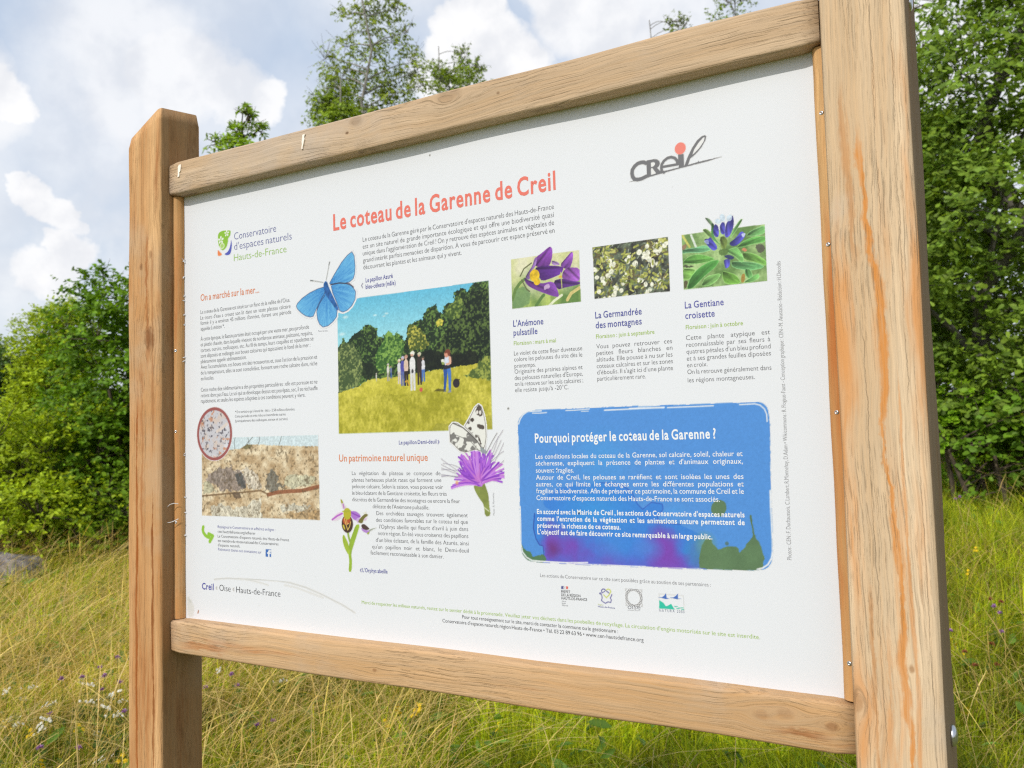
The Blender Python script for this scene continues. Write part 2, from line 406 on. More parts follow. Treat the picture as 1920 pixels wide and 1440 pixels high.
def dome(name, mat, r, h, axis, pos, parent, slot=True):
    """Round fastener head on a washer ring; axis is the outward direction."""
    bm = bmesh.new(); N = 20; rows = []
    for rr, hh in ((r, -0.002), (r, h * 0.25), (r * 0.93, h * 0.5), (r * 0.7, h * 0.82), (r * 0.35, h * (0.96 if slot else 1.0)), (r * 0.28, h * (0.55 if slot else 1.02))):
        rows.append([bm.verts.new((rr * math.cos(2 * math.pi * i / N), rr * math.sin(2 * math.pi * i / N), hh)) for i in range(N)])
    for a, b in zip(rows, rows[1:]):
        for i in range(N): bm.faces.new((a[i], a[(i + 1) % N], b[(i + 1) % N], b[i]))
    bm.faces.new(rows[-1]); bm.faces.new(rows[0][::-1])
    q = Vector(axis).normalized().to_track_quat('Z', 'Y').to_matrix().to_4x4()
    bm.transform(Matrix.Translation(pos) @ q)
    bmesh.ops.recalc_face_normals(bm, faces=bm.faces)
    me = bpy.data.meshes.new(name); bm.to_mesh(me); bm.free(); me.materials.append(mat)
    for p in me.polygons: p.use_smooth = True
    return obj(name, me, parent)

for side, b, zs in ((-1, bat_l, (0.105, -0.055, -0.232)), (1, bat_r, (0.327, 0.155, -0.060, -0.372))):
    for z in zs: dome('screw', m_steel, 0.0033, 0.0022, (-side * 0.45, -1, 0), (side * (XI - 0.0062), -0.0140, z), b)
for side, b, zs in ((-1, bat_l, (0.290, -0.02)), (1, bat_r, (0.305,))):
    for z in zs: dome('screw_hole', m_hole, 0.0022, 0.0006, (-side * 0.45, -1, 0), (side * (XI - 0.0062), -0.0141, z), b)
bolt = dome('bolt', m_steel, 0.0125, 0.0065, (1, 0, 0), (XI + 0.1015, 0.006, -0.4500), post_r, slot=False)
dome('bolt', m_steel, 0.0095, 0.004, (1, 0, 0), (XI + 0.1015, 0.006, 0.452), post_r, slot=False)

# splintered pale chips on the top rail
m_chip, nt, out = new_mat('fresh_splinter')
bs = node(nt, 'ShaderNodeBsdfPrincipled', {'Base Color': mix(nt, noise(nt, node(nt, 'ShaderNodeTexCoord').outputs['Object'], 200.0), s255(240,225,205), s255(250,242,232)), 'Roughness': 0.8})
nt.links.new(bs.outputs[0], out.inputs[0])
for cx, cz, h, w, seed in ((-0.5785, 0.4715, 0.024, 0.0045, 1), (-0.257, 0.468, 0.026, 0.003, 2)):
    rnd = random.Random(seed); bm = bmesh.new()
    L, R = [], []
    for i in range(7):
        t = i / 6
        ww = w * (0.5 + 0.5 * math.sin(math.pi * min(1, t * 0.9 + 0.3))) * rnd.uniform(0.7, 1.15)
        xx = cx - 0.004 * t + rnd.uniform(-0.0006, 0.0006); zz = cz - h * t
        yy = -RP - 0.0016
        L.append((bm.verts.new((xx - ww, yy, zz)), bm.verts.new((xx - ww, yy + 0.0035, zz))))
        R.append((bm.verts.new((xx + ww, yy - 0.0004, zz)), bm.verts.new((xx + ww, yy + 0.0035, zz))))
    for i in range(6):
        bm.faces.new((L[i][0], L[i + 1][0], R[i + 1][0], R[i][0]))
        bm.faces.new((L[i][1], L[i][0], L[i + 1][0], L[i + 1][1])) if False else bm.faces.new((L[i][0], L[i][1], L[i + 1][1], L[i + 1][0]))
        bm.faces.new((R[i][0], R[i + 1][0], R[i + 1][1], R[i][1]))
    bmesh.ops.recalc_face_normals(bm, faces=bm.faces)
    me = bpy.data.meshes.new('splinter'); bm.to_mesh(me); bm.free(); me.materials.append(m_chip)
    obj('splinter', me, rail_t)

# ------------------------------------------------------------------ the white printed board
m_board, nt, out = new_mat('white_laminate')
co = node(nt, 'ShaderNodeTexCoord').outputs['Object']
dirt = rng(nt, noise(nt, co, 3.0, 6.0, 0.65), 0.40, 0.75, 0.0, 0.35)
col = mix(nt, dirt, (0.655, 0.672, 0.705), (0.628, 0.645, 0.674))
speck = rng(nt, node(nt, 'ShaderNodeTexVoronoi', {'Vector': co, 'Scale': 17.0, 'Randomness': 1.0}).outputs['Distance'], 0.020, 0.010, 0.0, 0.5)
col = mix(nt, speck, col, (0.45, 0.45, 0.43))
bs = node(nt, 'ShaderNodeBsdfPrincipled', {'Base Color': col, 'Roughness': 0.55, 'Specular IOR Level': 0.25})
nt.links.new(bs.outputs[0], out.inputs[0])
bm = bmesh.new()
bmesh.ops.create_cube(bm, size=1.0, matrix=Matrix.Translation((0, 0.006, 0)) @ Matrix.Diagonal((2 * XI - 0.002, 0.012, 0.90, 1)))
me = bpy.data.meshes.new('panel'); bm.to_mesh(me); bm.free(); me.materials.append(m_board)
panel = obj('panel', me, sign)
# frayed fibres of the laminate along its left edge
rnd = random.Random(8); _fr = []
for (zc, n) in ((.285, 9), (.30, 7), (.25, 6), (.21, 6), (.175, 8), (.155, 6), (.09, 3), (-.10, 3), (-.22, 5), (-.26, 6), (-.19, 3)):
    sp = Soup(); _fr.append(sp)
    for _ in range(n):
        z = zc + rnd.uniform(-.007, .007); x = -0.6 + rnd.uniform(-.003, .004)
        p = [(x, -0.0012, z)]
        a = rnd.uniform(2.2, 4.1); L = rnd.uniform(.004, .014)
        for i in range(3):
            a += rnd.uniform(-.6, .6); q = p[-1]
            p.append((q[0] + math.cos(a) * L / 3, q[1] - rnd.uniform(.0005, .003), q[2] + math.sin(a) * L / 3))
        tube(sp, p, [.0009, .0008, .0005, .0002], 4, (0.72, 0.72, 0.74))
m_print, nt, out = new_mat('print_ink')
bs = node(nt, 'ShaderNodeBsdfPrincipled', {'Base Color': node(nt, 'ShaderNodeVertexColor', layer_name='Col').outputs[0], 'Roughness': 0.55, 'Specular IOR Level': 0.25})
nt.links.new(bs.outputs[0], out.inputs[0])
for sp in _fr: obj('frayed_fibres', sp.mesh('frayed_fibres', m_print), panel)
sp = Soup()
for zz, dx, sg in ((-.196, .022, 1), (-.225, .030, -1)):
    t = np.linspace(0, 1, 9)
    tube(sp, np.stack([-0.6 - .042 * t, -0.016 - .026 * t ** .6, zz - dx * t ** 1.5 * 1.0 + .003 * np.sin(9 * t) * sg], 1), .0006 * (1.3 - t), 4, (0.7, 0.68, 0.66))
obj('fibre_strand', sp.mesh('fibre_strand', m_print), panel)

K_INK = 0.765           # printed white equals the board's own white
def ink(c): return np.asarray(lin(np.asarray(c, float) / 255.0)) * K_INK
def extrude_flat(soup, poly, y, c): pass

# ---- lettering
_words = {}
def word_mesh(w, bold):
    key = (w, bold)
    if key not in _words:
        cu = bpy.data.curves.new('glyphs', 'FONT'); cu.body = w; cu.size = 1.0; cu.resolution_u = 3; cu.offset = bold; cu.space_character = 1.0 + 5.5 * max(bold, 0.0)
        o = bpy.data.objects.new('glyphs', cu)
        me = bpy.data.meshes.new_from_object(o)
        v = np.empty(len(me.vertices) * 3, np.float32); me.vertices.foreach_get('co', v); v = v.reshape(-1, 3)[:, :2]
        f = {}
        for p in me.polygons: f.setdefault(len(p.vertices), []).append(list(p.vertices))
        bpy.data.meshes.remove(me); bpy.data.objects.remove(o); bpy.data.curves.remove(cu)
        _words[key] = (v, f, float(v[:, 0].min()) if len(v) else 0.0, float(v[:, 0].max()) if len(v) else 0.3)
    return _words[key]
_h = word_mesh('H', 0.0)[0]; CAPH = float(_h[:, 1].max()); SPACE = 0.30
def text_block(name, lines, cap, color, bold=-0.010, y=-0.22, label=None, justify=True):
    """lines: (text, x0, z0, x1, z1) in board millimetres, baseline from left to right."""
    soup = Soup(); c = ink(color); sy = cap / CAPH
    nat = []
    for (t, x0, z0, x1, z1) in lines:
        ws = t.split(' ')
        nat.append((sum(word_mesh(w, bold)[3] - word_mesh(w, bold)[2] for w in ws) + SPACE * (len(ws) - 1), len(ws)))
    widths = [math.hypot(l[3] - l[1], l[4] - l[2]) for l in lines]
    longs = [w / n for w, (n, k), l in zip(widths, nat, lines) if len(l[0]) > 24]
    s_blk = sorted(longs)[max(0, len(longs) // 4)] if longs else None
    for (t, x0, z0, x1, z1), Wd, (n, k) in zip(lines, widths, nat):
        s = Wd / n; gap = SPACE * s
        if justify and s_blk and k > 1 and s > s_blk:
            s = s_blk + 0.35 * (s - s_blk)
            gap = (Wd - (n - SPACE * (k - 1)) * s) / (k - 1)
        ux, uz = (x1 - x0) / Wd, (z1 - z0) / Wd
        cur = 0.0
        for w in t.split(' '):
            v, f, a, b = word_mesh(w, bold)
            if len(v):
                px = cur + (v[:, 0] - a) * s; pz = v[:, 1] * sy
                X = x0 + ux * px - uz * pz; Z = z0 + uz * px + ux * pz
                vv = np.stack([X / 1000, np.full_like(X, y / 1000), Z / 1000], 1)
                first = True
                for kk, fl in f.items():
                    if first: soup.add(vv, fl, c); first = False
                    else:
                        soup.f.setdefault(kk, []).append(np.asarray(fl, np.int32) + soup.n - len(vv))
            cur += (b - a) * s + gap
    return obj(name, soup.mesh(name, m_print), panel, label=label)

# ---- flat printed artwork: small painter on a board-millimetre grid
def fbm(X, Z, scale, seed, octs=4):
    rs = np.random.RandomState(seed); out = np.zeros_like(X); amp, tot = 1.0, 0.0
    for o in range(octs):
        T = rs.rand(64, 64); s = scale / 2 ** o
        u, v = X / s + 17.3 * o, Z / s + 9.1 * o
        iu, iv = np.floor(u).astype(int), np.floor(v).astype(int); fu, fv = u - iu, v - iv
        fu, fv = fu * fu * (3 - 2 * fu), fv * fv * (3 - 2 * fv)
        g = lambda a, b: T[a % 64, b % 64]
        out += amp * ((g(iu, iv) * (1 - fu) + g(iu + 1, iv) * fu) * (1 - fv) + (g(iu, iv + 1) * (1 - fu) + g(iu + 1, iv + 1) * fu) * fv)
        tot += amp; amp *= 0.55
    return out / tot
def _inside(X, Z, P):
    r = np.zeros(X.shape, bool); n = len(P)
    for i in range(n):
        (x0, z0), (x1, z1) = P[i], P[(i + 1) % n]
        if z0 == z1: continue
        c = ((z0 > Z) != (z1 > Z)) & (X < (x1 - x0) * (Z - z0) / (z1 - z0) + x0)
        r ^= c
    return r
def chaikin(P):
    P = np.asarray(P, float); Q = np.roll(P, -1, 0)
    return np.stack([P * .78 + Q * .22, P * .22 + Q * .78], 1).reshape(-1, 2)
class Canvas:
    rnd = 1
    def __init__(self, pts, cell, pad=2.0):
        a = np.asarray(pts, float); lo, hi = a.min(0) - pad, a.max(0) + pad
        self.cell = cell
        self.xs = np.arange(lo[0], hi[0] + cell, cell); self.zs = np.arange(lo[1], hi[1] + cell, cell)
        self.X, self.Z = np.meshgrid(self.xs, self.zs)
        self.img = np.ones(self.X.shape + (3,)) * 240.0; self.a = np.zeros(self.X.shape); self.clip = None
    def cov(self, P, soft=0.0):
        q = self.cell / 4; m = np.zeros(self.X.shape)
        for dx in (-q, q):
            for dz in (-q, q): m += _inside(self.X + dx, self.Z + dz, P)
        return m / 4
    def put(self, m, col, op=1.0):
        m = np.clip(m * op, 0, 1)
        if self.clip is not None: m = m * self.clip
        c = np.asarray(col, float)
        self.img = self.img * (1 - m[..., None]) + c * m[..., None]
        self.a = np.maximum(self.a, m)
    def petal(self, P, c, lo=.70, hi=1.25, streak=.22, seed=0, op=1.0):
        P = np.asarray(P, float); a = P[0]; b = P[((P - a) ** 2).sum(1).argmax()]; u = (b - a) / (np.hypot(*(b - a)) + 1e-9); L = np.hypot(*(b - a))
        t = ((self.X - a[0]) * u[0] + (self.Z - a[1]) * u[1]) / L; s = -(self.X - a[0]) * u[1] + (self.Z - a[1]) * u[0]
        k = lo + (hi - lo) * np.clip(t, 0, 1) + streak * 2 * (fbm(s, t * L * .12, 3.2, 300 + seed, 3) - .5)
        k = k - .22 * np.exp(-(s / (.07 * L + .3)) ** 2)
        self.poly(P, np.asarray(c, float) * k[..., None], op)
    def poly(self, P, col, op=1.0, jag=0.0, seed=0, scale=4.0):
        if self.rnd and len(P) < 60: P = chaikin(P)
        if jag:
            X, Z = self.X, self.Z
            self.X = X + (fbm(X, Z, scale, seed) - .5) * 2 * jag; self.Z = Z + (fbm(X, Z, scale, seed + 50) - .5) * 2 * jag
            m = self.cov(P); self.X, self.Z = X, Z
        else: m = self.cov(P)
        self.put(m, col, op); return m
    def ell(self, c, rx, rz, col, op=1.0, soft=0.0):
        d = np.sqrt(((self.X - c[0]) / rx) ** 2 + ((self.Z - c[1]) / rz) ** 2)
        m = np.clip((1 - d) * min(rx, rz) / self.cell + .5, 0, 1) if not soft else np.clip((1 - d) / soft, 0, 1)
        self.put(m, col, op); return m
    def line(self, P, w, col, op=1.0, taper=False):
        P = np.asarray(P, float); n = len(P); m = np.zeros(self.X.shape)
        x0 = P[:, 0].min() - w; x1 = P[:, 0].max() + w; z0 = P[:, 1].min() - w; z1 = P[:, 1].max() + w
        ix = np.where((self.xs >= x0) & (self.xs <= x1))[0]; iz = np.where((self.zs >= z0) & (self.zs <= z1))[0]
        if not len(ix) or not len(iz): return
        sl = (slice(iz[0], iz[-1] + 1), slice(ix[0], ix[-1] + 1)); X, Z = self.X[sl], self.Z[sl]; mm = np.zeros(X.shape)
        for i in range(n - 1):
            a, b = P[i], P[i + 1]; d = b - a; L = d @ d + 1e-9
            t = np.clip(((X - a[0]) * d[0] + (Z - a[1]) * d[1]) / L, 0, 1)
            dd = np.hypot(X - a[0] - t * d[0], Z - a[1] - t * d[1])
            ww = w * (1 - .85 * (i + t) / (n - 1)) if taper else w
            mm = np.maximum(mm, np.clip((ww / 2 - dd) / self.cell + .5, 0, 1) * np.clip(ww / self.cell, 0, 1) ** .5)
        m[sl] = mm; self.put(m, col, op)
    def tint(self, f): self.img *= f[..., None]
    def emit(self, name, y=-0.10, label=None, grain=0.0):
        if grain:
            self.img = self.img * (1 + grain * 2 * (fbm(self.X, self.Z, 2.6, 401, 2) - .5) + grain * (fbm(self.X, self.Z, 1.2, 402, 1) - .5))[..., None]
        cov = self.a; keep = cov > 0.03
        cell = keep[:-1, :-1] | keep[1:, :-1] | keep[:-1, 1:] | keep[1:, 1:]
        h, w = self.X.shape; idx = np.arange(h * w).reshape(h, w)
        q = np.stack([idx[:-1, :-1][cell], idx[:-1, 1:][cell], idx[1:, 1:][cell], idx[1:, :-1][cell]], 1)
        used = np.zeros(h * w, bool); used[q.ravel()] = True
        re = -np.ones(h * w, int); re[used] = np.arange(used.sum())
        c = ink(np.clip(self.img, 0, 255)).reshape(-1, 3)[used]
        white = ink((238, 238, 239))
        al = cov.reshape(-1)[used][:, None]
        v = np.stack([self.X.ravel()[used] / 1000, np.full(used.sum(), y / 1000), self.Z.ravel()[used] / 1000], 1)
        s = Soup(); s.add(v, re[q], np.where(al > 0.03, c, white))
        return obj(name, s.mesh(name, m_print), panel, label=label)

# ---- all the words on the board
GREY, DARK, VIOL, ORNG, LIME, CORAL, WHITE = (98,98,102), (62,62,66), (92,94,168), (230,142,96), (172,202,96), (241,126,110), (248,250,253)
text_block('title_text', [('Le coteau de la Garenne de Creil', -215.6, 293.7, 221.6, 295.5)], 28.4, CORAL, 0.022, justify=False)
text_block('paragraph', [("Le coteau de la Garenne géré par le Conservatoire d'espaces naturels des Hauts-de-France", -150.3, 264.5, 217.4, 265.6),
 ('est un site naturel de grande importance écologique et qui offre une biodiversité quasi', -150.6, 252.1, 217.0, 253.2),
 ("unique dans l'agglomération de Creil ! On y retrouve des espèces animales et végétales de", -150.8, 240.2, 217.0, 240.9),
 ('grand intérêt parfois menacées de disparition. À vous de parcourir cet espace préservé en', -150.5, 227.8, 217.4, 228.8),
 ('découvrant les plantes et les animaux qui y vivent.', -150.0, 215.6, 50.3, 215.8)], 8.1, GREY)
text_block('caption', [('Le papillon Azuré', -145.4, 192.4, -87.6, 193.9),
 ('bleu-céleste (mâle)', -145.7, 180.8, -82.0, 181.6)], 7.8, VIOL, 0.012)
text_block('logo_text', [('Conservatoire', -460.8, 310.4, -352.4, 311.3),
 ("d'espaces naturels", -461.0, 290.6, -314.2, 291.3)], 13.8, (104,108,165), justify=False)
text_block('logo_text', [('Hauts-de-France', -461.9, 268.9, -327.4, 269.3)], 13.5, (158,200,78), justify=False)
text_block('heading', [('On a marché sur la mer...', -553.8, 201.0, -396.7, 201.3)], 13.1, ORNG, 0.008, justify=False)
text_block('paragraph', [("Le coteau de la Garenne est situé sur un flanc de la vallée de l'Oise.", -554.2, 175.2, -319.8, 176.1),
 ("Le cours d'eau a creusé son lit dans un vaste plateau calcaire", -554.3, 163.7, -319.0, 164.4),
 ("formé il y a environ 45 millions d'années, durant une période", -554.4, 153.2, -317.7, 153.8),
 ('appelée Lutétien *.', -554.0, 142.2, -488.6, 142.2),
 ('À cette époque, le Bassin parisien était occupé par une vaste mer, peu profonde', -554.1, 121.9, -275.3, 122.6),
 ('et plutôt chaude, dans laquelle vivaient de nombreux animaux, poissons, requins,', -554.2, 110.9, -267.2, 111.1),
 ('tortues, oursins, mollusques, etc. Au fil du temps, leurs coquilles et squelettes se', -554.3, 99.7, -265.3, 100.7),
 ('sont déposés et mélangés aux boues calcaires qui tapissaient le fond de la mer :', -554.4, 88.5, -272.9, 89.6),
 ('phénomène appelé sédimentation.', -554.0, 77.5, -430.8, 78.3),
 ("Avec l'accumulation, ces boues ont été recouvertes et, sous l'action de la pression et", -554.1, 66.5, -257.1, 67.0),
 ('de la température, elles se sont consolidées, formant une roche calcaire dure, riche', -554.2, 55.3, -257.3, 55.5),
 ('en fossiles.', -554.2, 43.9, -517.8, 44.0),
 ('Cette roche dite sédimentaire a des propriétés particulières : elle est poreuse et ne', -554.2, 21.8, -257.5, 22.6),
 ("retient donc pas l'eau. Le sol qui se développe dessus est peu épais, sec, il se réchauffe", -554.2, 10.6, -257.3, 11.1),
 ('rapidement, et seules les espèces adaptées à ces conditions peuvent y vivre.', -554.3, -0.3, -286.2, 0.0)], 7.7, GREY)
text_block('footnote', [("* Ère tertiaire qui s'étend de - 66 à - 2,58 millions d'années.", -462.0, -23.4, -311.0, -23.4),
 ('Cette période est très riche en invertébrés marins', -462.1, -31.8, -333.7, -31.9),
 ('(principalement des mollusques, coraux et oursins).', -461.5, -40.6, -328.4, -40.4)], 4.9, GREY)
text_block('paragraph', [('Rejoignez le Conservatoire et adhérez en ligne :', -510.1, -241.5, -362.4, -242.6)], 5.4, VIOL)
text_block('paragraph', [('cen-hautsdefrance.org/adherer', -510.2, -250.5, -412.2, -251.0),
 ("Le Conservatoire d'espaces naturels des Hauts-de-France", -510.3, -259.4, -329.1, -259.8),
 ('est membre du réseau national des Conservatoires', -509.9, -267.9, -355.0, -268.3),
 ("d'espaces naturels.", -510.0, -276.3, -451.4, -276.2)], 5.4, DARK)
text_block('paragraph', [('Retrouvez toutes nos animations sur', -509.6, -284.1, -397.1, -285.0)], 5.4, VIOL)
text_block('place_name', [('Creil', -553.7, -360.2, -521.9, -359.7)], 12.0, (84,84,172), 0.02, justify=False)
text_block('place_name', [('Oise', -506.7, -359.9, -477.1, -359.8),
 ('Hauts-de-France', -462.3, -360.4, -351.3, -360.6)], 11.6, DARK, justify=False)
text_block('caption', [('Le papillon Demi-deuil', -81.4, -89.2, -6.3, -88.7)], 6.6, VIOL, 0.010, justify=False)
text_block('heading', [('Un patrimoine naturel unique', -210.3, -116.8, -24.1, -116.8)], 12.1, ORNG, 0.008, justify=False)
text_block('paragraph', [('La végétation du plateau se compose de', -182.4, -140.3, 0.1, -140.5),
 ('plantes herbeuses plutôt rases qui forment une', -182.6, -151.8, 1.4, -151.5),
 ('pelouse calcaire. Selon la saison, vous pouvez voir', -182.4, -163.0, 4.4, -162.7),
 ('le bleu éclatant de la Gentiane croisette, les fleurs très', -182.4, -174.2, 11.2, -173.5),
 ('discrètes de la Germandrée des montagnes ou encore la fleur', -182.2, -185.4, 36.2, -185.1),
 ("délicate de l'Anémone pulsatille.", -138.6, -196.5, -23.4, -196.4)]+[('Des orchidées sauvages trouvent également', -131.0, -207.9, 50.0, -207.2),
 ('des conditions favorables sur le coteau tel que', -132.1, -219.2, 50.0, -217.7),
 ("l'Ophrys abeille qui fleurit d'avril à juin dans", -125.4, -230.5, 50.2, -228.9),
 ('notre région. En été vous croiserez des papillons', -128.2, -241.5, 50.2, -240.0),
 ("d'un bleu éclatant, de la famille des Azurés, ainsi", -133.2, -252.9, 50.3, -251.6),
 ("qu'un papillon noir et blanc, le Demi-deuil", -141.1, -264.4, 50.3, -263.1),
 ('facilement reconnaissable à son damier.', -144.8, -274.7, 2.5, -274.6)], 6.7, (84,84,88))
text_block('caption', [("L'Orphys abeille", -162.8, -305.3, -110.0, -304.9)], 6.8, VIOL, 0.010, justify=False)
text_block('species_name', [("L'Anémone", 141.6, 90.5, 193.8, 90.0),
 ('pulsatille', 141.7, 76.4, 183.3, 76.0)], 9.8, (82,88,165), 0.010, justify=False)
text_block('species_name', [('La Germandrée', 279.4, 91.0, 351.3, 90.7),
 ('des montagnes', 279.6, 76.2, 350.8, 76.3)], 9.7, (82,88,165), 0.010, justify=False)
text_block('species_name', [('La Gentiane', 414.7, 92.9, 469.0, 92.5),
 ('croisette', 414.7, 78.2, 456.1, 78.0)], 9.4, (92,94,175), 0.010, justify=False)
text_block('caption', [('Floraison : mars à mai', 141.7, 61.2, 214.0, 60.8)], 6.4, LIME, 0.006, justify=False)
text_block('caption', [('Floraison : juin à septembre', 279.5, 61.1, 369.2, 61.1)], 6.1, LIME, 0.006, justify=False)
text_block('caption', [('Floraison : juin à octobre', 414.8, 63.4, 493.7, 62.7)], 6.0, LIME, 0.006, justify=False)
text_block('paragraph', [('Le violet de cette fleur duveteuse', 141.6, 45.3, 256.8, 45.5),
 ('colore les pelouses du site dès le', 141.6, 36.0, 256.6, 36.0),
 ('printemps.', 141.8, 25.7, 178.7, 25.9),
 ('Originaire des prairies alpines et', 141.8, 16.8, 256.3, 17.3),
 ("des pelouses naturelles d'Europe,", 141.5, 7.0, 256.4, 7.4),
 ('on la retouve sur les sols calcaires ;', 141.6, -2.3, 256.5, -2.5),
 ("elle resiste jusqu'à -20°C.", 141.8, -11.9, 232.5, -11.6)], 6.8, GREY)
text_block('paragraph', [('Vous pouvez retrouver ces', 279.5, 46.0, 394.4, 45.7),
 ('petites fleurs blanches en', 279.3, 36.2, 394.5, 36.3),
 ('altitude. Elle pousse à nu sur les', 279.3, 26.6, 394.3, 26.7),
 ('coteaux calcaires et sur les zones', 279.2, 17.0, 394.5, 17.3),
 ("d'éboulis. Il s'agit ici d'une plante", 279.4, 7.7, 394.2, 7.6),
 ('particulièrement rare.', 279.3, -1.6, 353.9, -2.0)], 6.6, GREY)
text_block('paragraph', [('Cette plante atypique est', 414.5, 48.3, 528.7, 47.6),
 ('reconnaissable par ses fleurs à', 414.5, 38.6, 528.6, 38.1),
 ("quatres pétales d'un bleu profond", 414.5, 29.0, 528.5, 28.5),
 ('et à ses grandes feuilles diposées', 414.6, 19.3, 528.6, 19.2),
 ('en croix.', 414.6, 10.0, 443.2, 10.0),
 ('On la retrouve généralement dans', 414.7, 0.5, 528.3, -0.1),
 ('les régions montagneuses.', 414.7, -11.1, 506.3, -11.2)], 6.5, GREY)
text_block('box_heading', [("Pourquoi protéger le coteau de la Garenne ?",)+[(173.7,-90.8)][0]+[(450.7,-89.7)][0]], 13.7, WHITE, 0.022, y=-0.30, justify=False)
text_block('box_paragraph', [(t,)+a+b for t,(a,b) in zip((
 "Les conditions locales du coteau de la Garenne, sol calcaire, soleil, chaleur et","sécheresse, expliquent la présence de plantes et d'animaux originaux,","souvent fragiles.",
 "Autour de Creil, les pelouses se raréfient et sont isolées les unes des","autres, ce qui limite les échanges entre les différentes populations et",
 "fragilise la biodiversité. Afin de préserver ce patrimoine, la commune de Creil et le","Conservatoire d'espaces naturels des Hauts-de-France se sont associés."),
 ([(173.7,-115.4),(485.6,-114.3)],[(173.9,-125.6),(485.5,-124.4)],[(173.8,-136.4),(237.0,-136.2)],[(173.7,-147.0),(485.5,-144.9)],
  [(173.6,-157.3),(485.4,-155.0)],[(173.5,-167.6),(485.2,-164.9)],[(173.5,-178.0),(452.5,-176.1)]))], 7.1, WHITE, 0.004, y=-0.30)
text_block('box_paragraph', [(t,)+a+b for t,(a,b) in zip((
 "En accord avec la Mairie de Creil , les actions du Conservatoire d'espaces naturels","comme l'entretien de la végétation et les animations nature permettent de",
 "préserver la richesse de ce coteau.","L'objectif est de faire découvrir ce site remarquable à un large public."),
 ([(173.6,-198.8),(484.7,-196.3)],[(173.7,-209.2),(484.5,-206.6)],[(173.6,-219.6),(307.6,-218.2)],[(173.5,-229.4),(440.0,-227.3)]))], 7.1, WHITE, 0.022, y=-0.30)
text_block('caption', [('Les actions du Conservatoire sur ce site sont possibles grâce au soutien de ses partenaires :', 175.8, -293.6, 434.9, -291.4)], 5.3, (128,128,132), justify=False)
text_block('partner_text', [('PRÉFET', 210.0, -315.0, 224.9, -314.6),
 ('DE LA RÉGION', 210.1, -319.8, 241.2, -319.3),
 ('HAUTS-DE-FRANCE', 210.1, -324.7, 251.6, -324.0)], 3.8, (88,88,92), 0.012, justify=False)
text_block('partner_text', [('Liberté', 210.8, -328.1, 217.5, -328.0),
 ('Égalité', 210.6, -331.3, 217.1, -331.1),
 ('Fraternité', 210.8, -334.4, 220.4, -334.2)], 2.1, (120,120,124), justify=False)
text_block('partner_text', [('Hauts-de-France', 268.4, -331.7, 294.4, -332.0)], 2.3, (100,102,165), 0.01, justify=False)
text_block('partner_text', [('Région', 268.5, -328.7, 276.9, -328.6)], 2.0, (200,212,120), justify=False)
text_block('partner_text', [('oise', 314.2, -330.8, 333.3, -329.9)], 7.2, (112,112,118), justify=False)
text_block('partner_text', [('LE DÉPARTEMENT', 314.1, -333.0, 332.9, -332.3)], 1.4, (165,165,168), justify=False)
text_block('partner_text', [('N A T U R A', 360.7, -330.9, 383.1, -330.2),
 ('2 0 0 0', 386.4, -330.2, 396.8, -330.2)], 3.7, (98,110,140), justify=False)
text_block('footer_text', [("Merci de respecter les milieux naturels, restez sur le sentier dédié à la promenade. Veuillez jeter vos déchets dans les poubelles de recyclage. La circulation d'engins motorisés sur le site est interdite.",)+[(-165.6,-359.1)][0]+[(497.9,-356.1)][0]], 5.7, (172,205,98), -0.004, justify=False)
text_block('footer_text', [("Pour tout renseignement sur le site, merci de contacter la commune ou le gestionnaire :",)+[(35.3,-367.2)][0]+[(298.0,-366.3)][0],
 ("Conservatoire d'espaces naturels région Hauts-de-France • Tél. 03 22 89 63 96 • www.cen-hautsdefrance.org",)+[(-2.2,-376.3)][0]+[(336.1,-375.0)][0]], 5.6, DARK, -0.004, justify=False)
text_block('credit_text', [("Photos : CEN : F. Duchaussois, C.Lambert, R.Monnehay, D.Adam • Wikicommons : R. Flogaus-Faust - Conception graphique : CEN - M. Anastacio - Rédaction : H.Decodts",)+[(542.7,-250.1)][0]+[(546.4,144.0)][0]], 5.6, (150,150,152), justify=False)
text_block('credit_text', [("Photo : R. Monnehay",)+[(99.6,-202.7)][0]+[(99.3,-167.4)][0]], 3.2, (165,165,168), justify=False)
text_block('credit_text', [('Photo : D. Adam', -253.9, 115.2, -231.4, 114.1)], 2.6, (150,150,155), justify=False)

# ---- emblems and small marks
S_ = (118,118,122)
lg = [(339.9,358.9),(478.4,261.0)]
cv = Canvas(lg, 0.75); cv.rnd = 0
def qarc(c, rx, rz, a0, a1, n=14): return [(c[0] + rx * math.cos(math.radians(a0 + (a1 - a0) * i / n)), c[1] + rz * math.sin(math.radians(a0 + (a1 - a0) * i / n))) for i in range(n + 1)]
cv.line([(365.8,309.7),(362.6,311.6),(358.5,312.0),(353.8,311.3),(348.9,308.2),(345.3,303.6),(344.4,298.4),(345.3,293.0),(348.2,288.8),(353.5,287.6),(358.9,288.0),(365.7,290.1)], 5.6, S_)
cv.poly([(367.1,313.4),(378.0,313.4),(382.6,312.2),(386.2,309.0),(386.9,304.9),(385.1,301.4),(382.4,299.8),(388.2,292.6),(388.1,290.7),(368.4,288.3),(366.5,289.0)], S_)
cv.poly([(373.4,309.0),(377.2,309.1),(379.5,307.6),(379.4,305.0),(377.2,302.8),(373.4,302.4)], (240,240,240))
cv.poly([(373.4,300.5),(375.5,300.5),(380.5,292.3),(379.1,291.0),(373.0,290.8)], (240,240,240))
cv.line([(412.5,301.2),(411.8,305.2),(408.7,309.2),(403.6,311.5),(398.3,311.1),(393.0,308.0),(389.5,303.4),(388.7,298.4),(389.2,293.1),(392.3,291.3)], 4.2, S_)
cv.line([(389.4,299.6),(412.8,299.4)], 3.8, S_)
